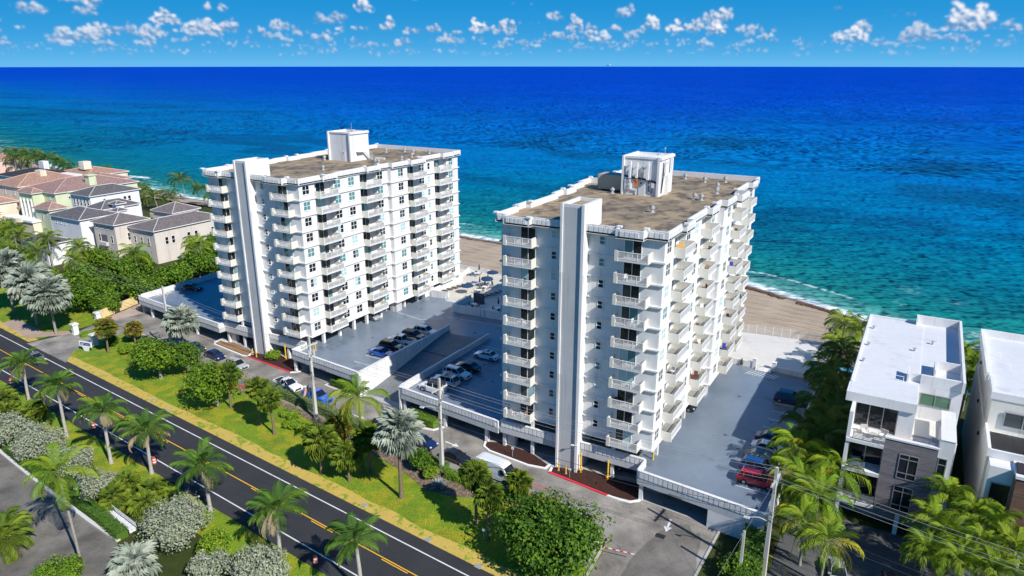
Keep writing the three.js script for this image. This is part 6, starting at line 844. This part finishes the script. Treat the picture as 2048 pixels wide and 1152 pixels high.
{
  const h = thing('modern_house', 'white modern house with grey timber front and roof terrace', 'house'), W = (...a) => new MB().box(...a);
  W(-3.3, 0, -85.2, -2.9, 14.4, -84.0).build('wall', white, h); W(-3.3, 0, -117.4, 8, 11, -88.4).build('wall', white, h); W(-3.3, 11, -117.4, 3.4, 15.4, -88.0).build('wall', white, h); W(3.4, 11, -117.4, 8, 15.4, -93.4).build('wall', white, h); W(-3.298, 0, -88.4, -2.9, 14.4, -85.2).build('wall', white, h);
  // deep front: slabs, timber block, flank wall
  for (const y of [2.55, 6.8, 10.6]) W(-3.25, y, -88.4, y === 10.6 ? .71 : .72, y + .42, -83.85 - (y === 2.55 ? .0 : .02)).build('balcony_slab', white, h);
  W(.75, 2.6, -88.4, 6.05, 10.98, -84.1).build('front_core', shutGrey, h); W(.75, 10.98, -84.35, 6.05, 12.0, -84.1).build('parapet', white, h); boards(h, woodGrey, .72, 6.06, 2.6, 12.0, -84.09, [[2.42, 4.4, 7.35, 10.5], [2.42, 4.4, 3.1, 6.35]], 3); W(.7, 12.0, -84.45, 6.1, 12.2, -83.95).build('coping', white, h);
  W(.7, 2.6, -88, .749, 11.0, -84.05).build('timber_return', woodGrey, h);
  bigWindow(h, 2.46, 4.36, 7.4, 10.46, -84.06, 2, [.24, .82]); bigWindow(h, 2.46, 4.36, 3.14, 6.32, -84.06, 2, [.24, .8]);
  W(6.07, 0, -88.4, 7.5, 13.2, -84.15).build('wall', white, h); bigWindow(h, 6.2, 7.0, 7.9, 11, -84.14, 1, [.75]); W(6.07, 13.2, -92.2, 7.55, 13.3, -84.1).build('coping', white, h); W(7.3, 11, -93.4, 7.55, 12.4, -88.4).build('wall', white, h); W(3.4, 11.03, -93.4, 7.3, 11.08, -88.41).build('terrace_floor', whiteConcrete, h);
  for (const y of [2.97, 7.22]) { bigWindow(h, -2.88, .68, y, y + 3.3, -86.2, 2, [], glassDark); slatRail(h, -2.6, y < 4 ? .6 : -.9, y, -83.95); }
  slatRail(h, -2.6, .65, 11.02, -83.95); bigWindow(h, -2.9, 1.6, 11.1, 14.1, -87.9, 3, [], glassDark); W(1.65, 11, -88, 3.3, 14.4, -87.2).build('wall', white, h);
  W(-4.1, 14.4, -117.8, 3.35, 15.6, -86.9).build('roof_slab', white, h); W(-3.9, 15.602, -117.4, 3.3, 15.63, -87.1).build('roof', roofWhite, h); W(3.352, 15.4, -117.6, 8, 15.55, -93.4).build('roof', roofWhite, h);
  W(-4.0, 15.63, -117.8, -3.7, 15.8, -90).build('parapet', white, h); W(-3.7, 15.63, -117.8, 2.3, 15.8, -117.5).build('parapet', white, h); W(2.3, 15.55, -117.7, 8, 16.9, -117.45).build('parapet', white, h); W(2.3, 15.55, -117.45, 2.5, 16.9, -116.4).build('parapet', white, h); W(7.75, 15.55, -117.45, 8.05, 16.9, -93.0).build('parapet', white, h);
  W(1.95, 15.6, -95.8, 2.15, 16.7, -93.2).build('parapet', white, h); W(2.15, 15.6, -93.9, 3.4, 16.7, -93.75).build('parapet', white, h); W(3.4, 11.08, -93.75, 7.75, 16.8, -93.42).build('stair_wall', white, h); W(5.0, 15.55, -99.6, 7.74, 16.75, -99.4).build('parapet', white, h); W(4.8, 15.55, -99.6, 5, 16.75, -96).build('parapet', white, h);
  bigWindow(h, 3.7, 6.9, 13.0, 14.5, -93.41, 2, [], glassGreen, steelGrey); W(3.1, 0, -84.35, 3.55, 2.56, -83.9).build('column', white, h); W(-2.9, .02, -86.6, 6, 2.55, -86.5).build('garage_door', shutGrey, h);
  for (const [x, z] of [[-3, -111.5], [-3.1, -104], [-3.2, -97.5], [2.5, -104.8], [4.6, -109]]) { const v = holder('roof_vent', h, x, 15.63, z); new MB().tube([[0, 0, 0], [0, .35, 0]], .16, 8).build('stack', galv, v); new MB().tube([[0, .35, 0], [0, .45, 0]], .24, 8).build('cowl', galv, v); }
  for (const [x, z] of [[2.3, -101.8], [5.2, -110.4], [1.6, -93]]) new MB().tube([[x, 15.6, z], [x, 16.3, z], [x - .9, 16.3, z]], .035, 5).build('roof_pipe', trimWhite, h);
  const chr = (x, z, a, l, g) => { const c = thing('terrace_chair', l, 'chair', [x, 11.03, z], a, g), f = M(C(.5, .46, .41), .7), q = M(C(.78, .77, .74), .8); for (const sx of [-.35, .35]) for (const sz of [-.35, .35]) new MB().box(sx - .03, 0, sz - .03, sx + .03, .62, sz + .03).build('leg', f, c); new MB().box(-.34, .3, -.34, .34, .45, .36).build('cushion', q, c); new MB().box(-.38, .45, -.42, .38, 1.0, -.3).build('backrest', f, c); for (const sx of [-.37, .37]) new MB().box(sx - .04, .6, -.35, sx + .04, .66, .36).build('armrest', f, c); };
  chr(-1.55, -86, .3, 'pale cushioned armchair left of the terrace table'); chr(.45, -85.8, -.3, 'pale cushioned armchair right of the terrace table'); { const c = thing('terrace_table', 'round grey table between the terrace armchairs', 'table', [-.55, 11.03, -85.3]); new MB().tube([[0, .48, 0], [0, .54, 0]], .45, 14).build('table_top', M(C(.45, .41, .38), .7), c); new MB().tube([[0, 0, 0], [0, .48, 0]], .12, 8).build('pedestal', M(C(.35, .32, .3), .7), c); }
  chr(5.6, -86.4, -.4, 'pale chair in the walled corner of the roof terrace'); { const c = thing('balcony_sofa', 'blue armchair on the shaded middle balcony', 'chair', [-1.9, 7.24, -85], .2); new MB().box(-.5, .1, -.45, .5, .45, .45).build('seat', M(C(.06, .12, .3), .8), c); new MB().box(-.5, .45, -.5, .5, .9, -.3).build('backrest', M(C(.06, .12, .3), .8), c); }
  W(.72, 10.985, -87.9, 6.06, 11.02, -84.36).build('terrace_floor', M(C(.5, .47, .42), .8), h);
}
{
  const h = thing('modern_house', 'white modern house with brown timber front at the right edge', 'house'), W = (...a) => new MB().box(...a);
  W(10.75, 0, -116, 26, 11.4, -86.6).build('wall', cream, h); W(10.9, 11.4, -116, 26, 15.5, -93.4).build('wall', cream, h); W(10.7, 15.5, -116.2, 26, 15.62, -93.3).build('roof', roofWhite, h); W(10.4, 15.4, -116.4, 10.7, 16.6, -99).build('parapet', white, h); W(10.7, 15.62, -116.5, 26, 16.6, -116.2).build('parapet', white, h); W(10.7, 15.62, -93.9, 26, 16.4, -93.3).build('parapet', white, h); W(10.75, 15.62, -99, 11, 16.4, -93.9).build('parapet', white, h);
  W(11.3, 11.2, -93.3, 26, 11.4, -86.5).build('terrace_floor', roofWhite, h); W(10.7, 11.4, -93.3, 11, 12.4, -86.5).build('parapet', white, h); W(11, 11.4, -86.8, 14.2, 12.3, -86.5).build('parapet', white, h); bigWindow(h, 12.4, 18, 12.4, 14.2, -93.28, 3, [], glassMid);
  W(11.0, 0, -86.6, 13.3, 11.3, -84.6).build('wall', white, h); bigWindow(h, 11.4, 13.2, 6.4, 9.4, -84.58, 1, []); W(13.3, 2.6, -86.5, 24, 11.2, -83.2).build('front_core', shutGrey, h); boards(h, woodBrown, 13.32, 24, 2.6, 11.1, -83.19, [[15.2, 17.6, 6.6, 9.8], [15.2, 17.6, 2.8, 5.8]], 9); W(13.2, 11.2, -86.6, 24.1, 11.55, -83.0).build('coping', white, h); W(13.25, 2.6, -86.4, 13.299, 11.2, -83.2).build('timber_return', woodBrown, h);
  bigWindow(h, 15.25, 17.55, 6.65, 9.75, -83.16, 2, [.3], glassGreen); bigWindow(h, 15.25, 17.55, 2.85, 5.75, -83.16, 2, [.3], glassGreen); for (const x of [15, 20]) W(x, 0, -83.9, x + .4, 2.6, -83.4).build('column', white, h); W(13.4, 11.551, -86, 15.8, 11.75, -83.6).build('deck_mat', M(C(.03, .02, .025), .8), h);
  const b = thing('spa_cover', 'round white emblem disc on the dark roof deck at right edge', 'emblem', [14.6, 11.76, -84.8]); new MB().tube([[0, 0, 0], [0, .04, 0]], .42, 18).build('disc', trimWhite, b); for (const a of [0, 2.09, 4.19]) new MB().ball(.16 * Math.cos(a), .045, .16 * Math.sin(a), .1, .01, .1, 8).build('petal', M(C(.05, .05, .05), .7), b);
  for (const [x, z] of [[12.4, -108], [13.2, -104]]) new MB().tube([[x, 15.6, z], [x, 16.3, z], [x - .8, 16.2, z]], .035, 5).build('roof_pipe', trimWhite, h);
  for (const [y, z] of [[13.6, -110], [10.4, -104], [9, -97]]) W(10.55, y, z - .2, 10.74, y + .35, z + .2).build('wall_light', blackMetal, h);
}
{ const w = new MB().wall([8.15, -90], [10.6, -90], 0, 2.6, .25); one('boundary_wall', w, white, 'white wall closing the alley between the modern houses', 'wall'); }
// hip-roofed villas on the left
const tile = (c, seed) => M(c, .85, { map: tex(256, (u, v, i, j) => { const row = Math.floor(v * 24), o = HASH[row * 13 + seed], q = ((v * 24) % 1), t = HASH[(Math.floor(u * 20 + o * 7) % 20) * 31 + row * 57 + seed]; return grey(196 + 46 * (t - .5) - 46 * sstep(.82, 1, q) + 26 * (fbm(u * 16, v * 16, 3, 16) - .5)); }, true, 7.2) });
const tileGrey = tile(C(.19, .18, .185), 1), tileTaupe = tile(C(.27, .23, .22), 2), tilePink = tile(C(.50, .32, .27), 3), tileOrange = tile(C(.62, .37, .26), 4), tileDark = tile(C(.05, .05, .06), 5);
function hip(parent, m, x0, x1, z0, z1, y, rise, over = .6, ridgeM) {   // z0 nearer the street
  x0 -= over; x1 += over; z0 += over; z1 -= over; const w = x1 - x0, d = z0 - z1, r = new MB(), cx = (x0 + x1) / 2, cz = (z0 + z1) / 2, long = d >= w, i = Math.min(w, d) / 2, A = long ? [cx, y + rise, z0 - i] : [x0 + i, y + rise, cz], B = long ? [cx, y + rise, z1 + i] : [x1 - i, y + rise, cz], c = [[x0, y, z0], [x1, y, z0], [x1, y, z1], [x0, y, z1]];
  if (long) { r.tri(c[0], c[1], A); r.quad(c[1], c[2], B, A); r.tri(c[2], c[3], B); r.quad(c[3], c[0], A, B); } else { r.quad(c[0], c[1], B, A); r.tri(c[1], c[2], B); r.quad(c[2], c[3], A, B); r.tri(c[3], c[0], A); }
  const roof = r.build('roof', m, parent); const k = new MB(); if (Math.hypot(A[0] - B[0], A[2] - B[2]) > .2) k.tube([A, B], .13, 5); for (const [p, q] of long ? [[0, A], [1, A], [2, B], [3, B]] : [[0, A], [1, B], [2, B], [3, A]]) k.tube([c[p], q], .11, 5); k.build('ridge_tile', ridgeM || M(m.color.clone().multiplyScalar(1.2), .8), roof);
  new MB().box(x0 + .02, y - .22, z1 + .02, x1 - .02, y - .012, z0 - .02).build('eaves', trimWhite, parent);
}
function vol(parent, wallM, roofM, x0, x1, z0, z1, y, rise, ridgeM) { new MB().box(x0, 0, z1, x1, y - .2, z0).build('wall', wallM, parent); hip(parent, roofM, x0, x1, z0, z1, y, rise, .6, ridgeM); }
const VW = windowGeo(.9, 2.0, 1, 2), VW2 = windowGeo(1.0, 1.3, 2, 1), VS = windowGeo(.6, .7, 1, 1), D = () => glassDark;
const front = (p, list, z) => list.forEach(([W, x, y]) => putWindow('window', W, p, x, y, z, 0, D)), flank = (p, list, x) => list.forEach(([W, z, y]) => putWindow('window', W, p, x, y, z, Math.PI / 2, D));
const beige = M(C(.66, .60, .54), .85, { map: dirty }), villaWhite = M(C(.78, .79, .80), .8, { map: dirty }), villaGreen = M(C(.62, .68, .46), .85, { map: dirty }), villaCream = M(C(.76, .68, .54), .85, { map: dirty }), ridgePale = M(C(.55, .52, .5), .8);
{
  const v = thing('beige_villa', 'beige villa with taupe hip roofs nearest the farther tower', 'house'); vol(v, beige, tileTaupe, -201, -191, -110, -120, 10.6, 2.1, ridgePale); vol(v, beige, tileTaupe, -190.9, -179.6, -114, -137, 9.4, 2.0, ridgePale); vol(v, beige, tileTaupe, -205, -195.4, -131, -140, 9.8, 2.2, ridgePale);
  front(v, [[VS, -199.8, 9], [VS, -197.2, 9], [VS, -194.6, 9], [VW, -199.2, 5.2], [VW, -193.4, 5.2]], -109.98); flank(v, [[VW, -113.4, 5.6]], -190.98); const oc = new MB(); oc.tube([[-190.97, 8.6, -115.5], [-190.9, 8.6, -115.5]], .55, 16).build('round_window', glassDark, v); front(v, [[VW, -189, 5], [VW, -186, 5], [VW, -183, 5]], -113.98); flank(v, [[VW, -117, 5], [VW, -119, 5], [VW, -124, 5], [VW, -126.4, 5], [VW, -132, 5]], -179.58); new MB().box(-197.9, 4.4, -109.99, -195.2, 7.2, -109.93).build('loggia', M(C(.1, .12, .15), .7), v); new MB().box(-198.2, 4.2, -109.9, -194.9, 5.2, -109.2).build('balcony', beige, v);
}
{
  const v = thing('white_villa', 'white villa with stepped grey hip roofs left of the beige one', 'house'); vol(v, villaWhite, tileGrey, -219, -204, -108, -119, 11, 2, ridgePale); vol(v, villaWhite, tileGrey, -231, -220.4, -121, -137, 14.2, 2, ridgePale); vol(v, villaWhite, tileGrey, -214, -203, -97.5, -104, 6.2, 1.6, ridgePale); vol(v, villaWhite, tileGrey, -219.5, -212, -119.2, -131, 11.2, 1.9, ridgePale);
  front(v, [[VS, -216.5, 8.9], [VS, -214.2, 8.9], [VS, -212, 8.9]], -107.98); flank(v, [[VW2, -112, 7]], -203.98); front(v, [[VW, -229.6, 10.8], [VW, -227.8, 10.8], [VW, -226, 10.8], [VW, -224, 10.8], [VW, -222.2, 10.8]], -120.98); flank(v, [[VS, -125, 12], [VW, -131.5, 10.5], [VW, -133, 10.5]], -220.38);
  const t = new MB().box(-211.6, 0, -124.6, -209.2, 12.6, -122.2).box(-209, 0, -123.4, -206, 11, -120.4); t.build('turret', villaWhite, v); hip(v, tileGrey, -212, -208.8, -121.9, -124.9, 12.7, .7, .3, ridgePale); hip(v, tileGrey, -209, -206, -120.4, -123.4, 11.1, .8, .4, ridgePale); for (let k = 0; k < 3; k++) putWindow('window', VS, v, -208.6 + k * .9, 9.6, -120.38, 0, D); new MB().box(-204, 0, -140, -190, 8.6, -139.6).build('terrace_wall', villaCream, v);
}
{
  const v = thing('green_villa', 'pale green villa with brown pink tiled roof and tall arched windows', 'house'); vol(v, villaGreen, tilePink, -259, -240, -121, -149, 13.4, 3.0); vol(v, villaGreen, tilePink, -255, -247, -117.6, -121, 13.2, 1.4); vol(v, villaGreen, tilePink, -245, -236.6, -116.6, -122, 9.0, 1.9);
  new MB().box(-260, 0, -117.4, -243, 4.6, -114.2).build('porch', villaCream, v); new MB().box(-260.4, 4.6, -117.4, -242.6, 5.2, -113.8).build('porch_cornice', trimWhite, v); const bal = new MB(); for (let k = 0; k < 8; k++) { const a = k / 8 * Math.PI, b = (k + 1) / 8 * Math.PI; bal.wall([-251 - 3 * Math.cos(a), -114.2 + 1.6 * Math.sin(a)], [-251 - 3 * Math.cos(b), -114.2 + 1.6 * Math.sin(b)], 4.4, 5.7, .2); } bal.build('bow_balcony', villaCream, v);
  const arch = windowGeo(1.0, 4.6, 1, 4); for (const x of [-253.8, -251.6, -249.4]) { putWindow('window', arch, v, x, 5.4, -117.57, 0, () => M(C(.06, .015, .012), .4)); new MB().tube([[x + .5, 10, -117.58], [x + .5, 10, -117.5]], .56, 14).build('arch_head', glassDark, v); } for (const x of [-255, -252.9, -250.7, -248.5]) new MB().box(x + .28, 5.2, -117.55, x + .72, 11.2, -117.2).build('pilaster', trimWhite, v);
  front(v, [[VS, -243.6, 11], [VW2, -242.2, 5.6]], -120.96); front(v, [[VW, -241.6, 5.4]], -116.58); flank(v, [[VS, -125, 11], [VS, -129, 11], [VS, -133, 11], [VW2, -140, 9]], -239.96); new MB().box(-243.4, 14, -135.4, -240.8, 17.2, -133).box(-243.7, 17.2, -135.7, -240.5, 17.5, -132.7).build('chimney', villaGreen, v);
}
{
  const v = thing('orange_villa', 'cream villa with orange tiled roofs behind the green one', 'house'); vol(v, villaCream, tileOrange, -278, -262, -121, -143, 13.6, 3); vol(v, villaCream, tileOrange, -275, -263, -111, -120, 9, 2.2); vol(v, villaCream, tileOrange, -268, -259.6, -106, -113, 6.4, 1.8); vol(v, villaCream, tilePink, -286, -268, -150, -164, 10.6, 2.2); new MB().box(-270, 14, -133, -266.6, 17.4, -131).build('chimney', villaCream, v); front(v, [[VW2, -266, 10.6], [VW2, -272, 10.6]], -120.97); front(v, [[VW, -272, 5], [VW, -268, 5]], -110.97); flank(v, [[VS, -124, 10]], -261.96);
}
{
  const v = thing('dark_roof_villa', 'villa with black hip roof and white chimney in the far left', 'house'); vol(v, villaWhite, tileDark, -312, -290, -138, -156, 11.8, 2.2); new MB().box(-301, 12, -150, -297.6, 16.6, -148).build('chimney', villaWhite, v); vol(v, villaCream, tileOrange, -296, -276, -152, -168, 12, 2.2); new MB().box(-286, 13.6, -158, -282.6, 16.6, -155).build('chimney', villaCream, v); new MB().box(-289.8, 0, -152, -279, 12.6, -144).build('wall', villaWhite, v); front(v, [[VW2, -302, 9], [VW2, -297, 9]], -137.97);
}
{ const v = thing('far_villa', 'far villa with bright orange roof at the left edge', 'house'); vol(v, M(C(.72, .5, .42), .85), tileOrange, -400, -374, -163, -180, 10, 2.6); vol(v, M(C(.7, .2, .2), .85), tileOrange, -386, -366, -152, -162, 7, 2); }
{ const w = thing('villa_garden_wall', 'low cream wall before the beach villas', 'wall'); new MB().wall([-240, -152], [-186, -146], 0, 1.6, .3).build('wall', villaCream, w); }
// a far cargo ship on the horizon
{ const s = thing('cargo_ship', 'tiny white cargo ship on the horizon', 'ship', [-8200, -2, -19500], -.55); new MB().box(-95, 0, -14, 95, 9, 14).build('hull', M(C(.35, .36, .4), .6), s); new MB().box(60, 9, -12, 84, 30, 12).box(66, 30, -4, 74, 38, 4).build('bridge', trimWhite, s); for (let k = 0; k < 4; k++) new MB().box(-80 + k * 32, 9, -12, -54 + k * 32, 16, 12).build('hatch', trimWhite, s); }
renderer.render(scene, camera);
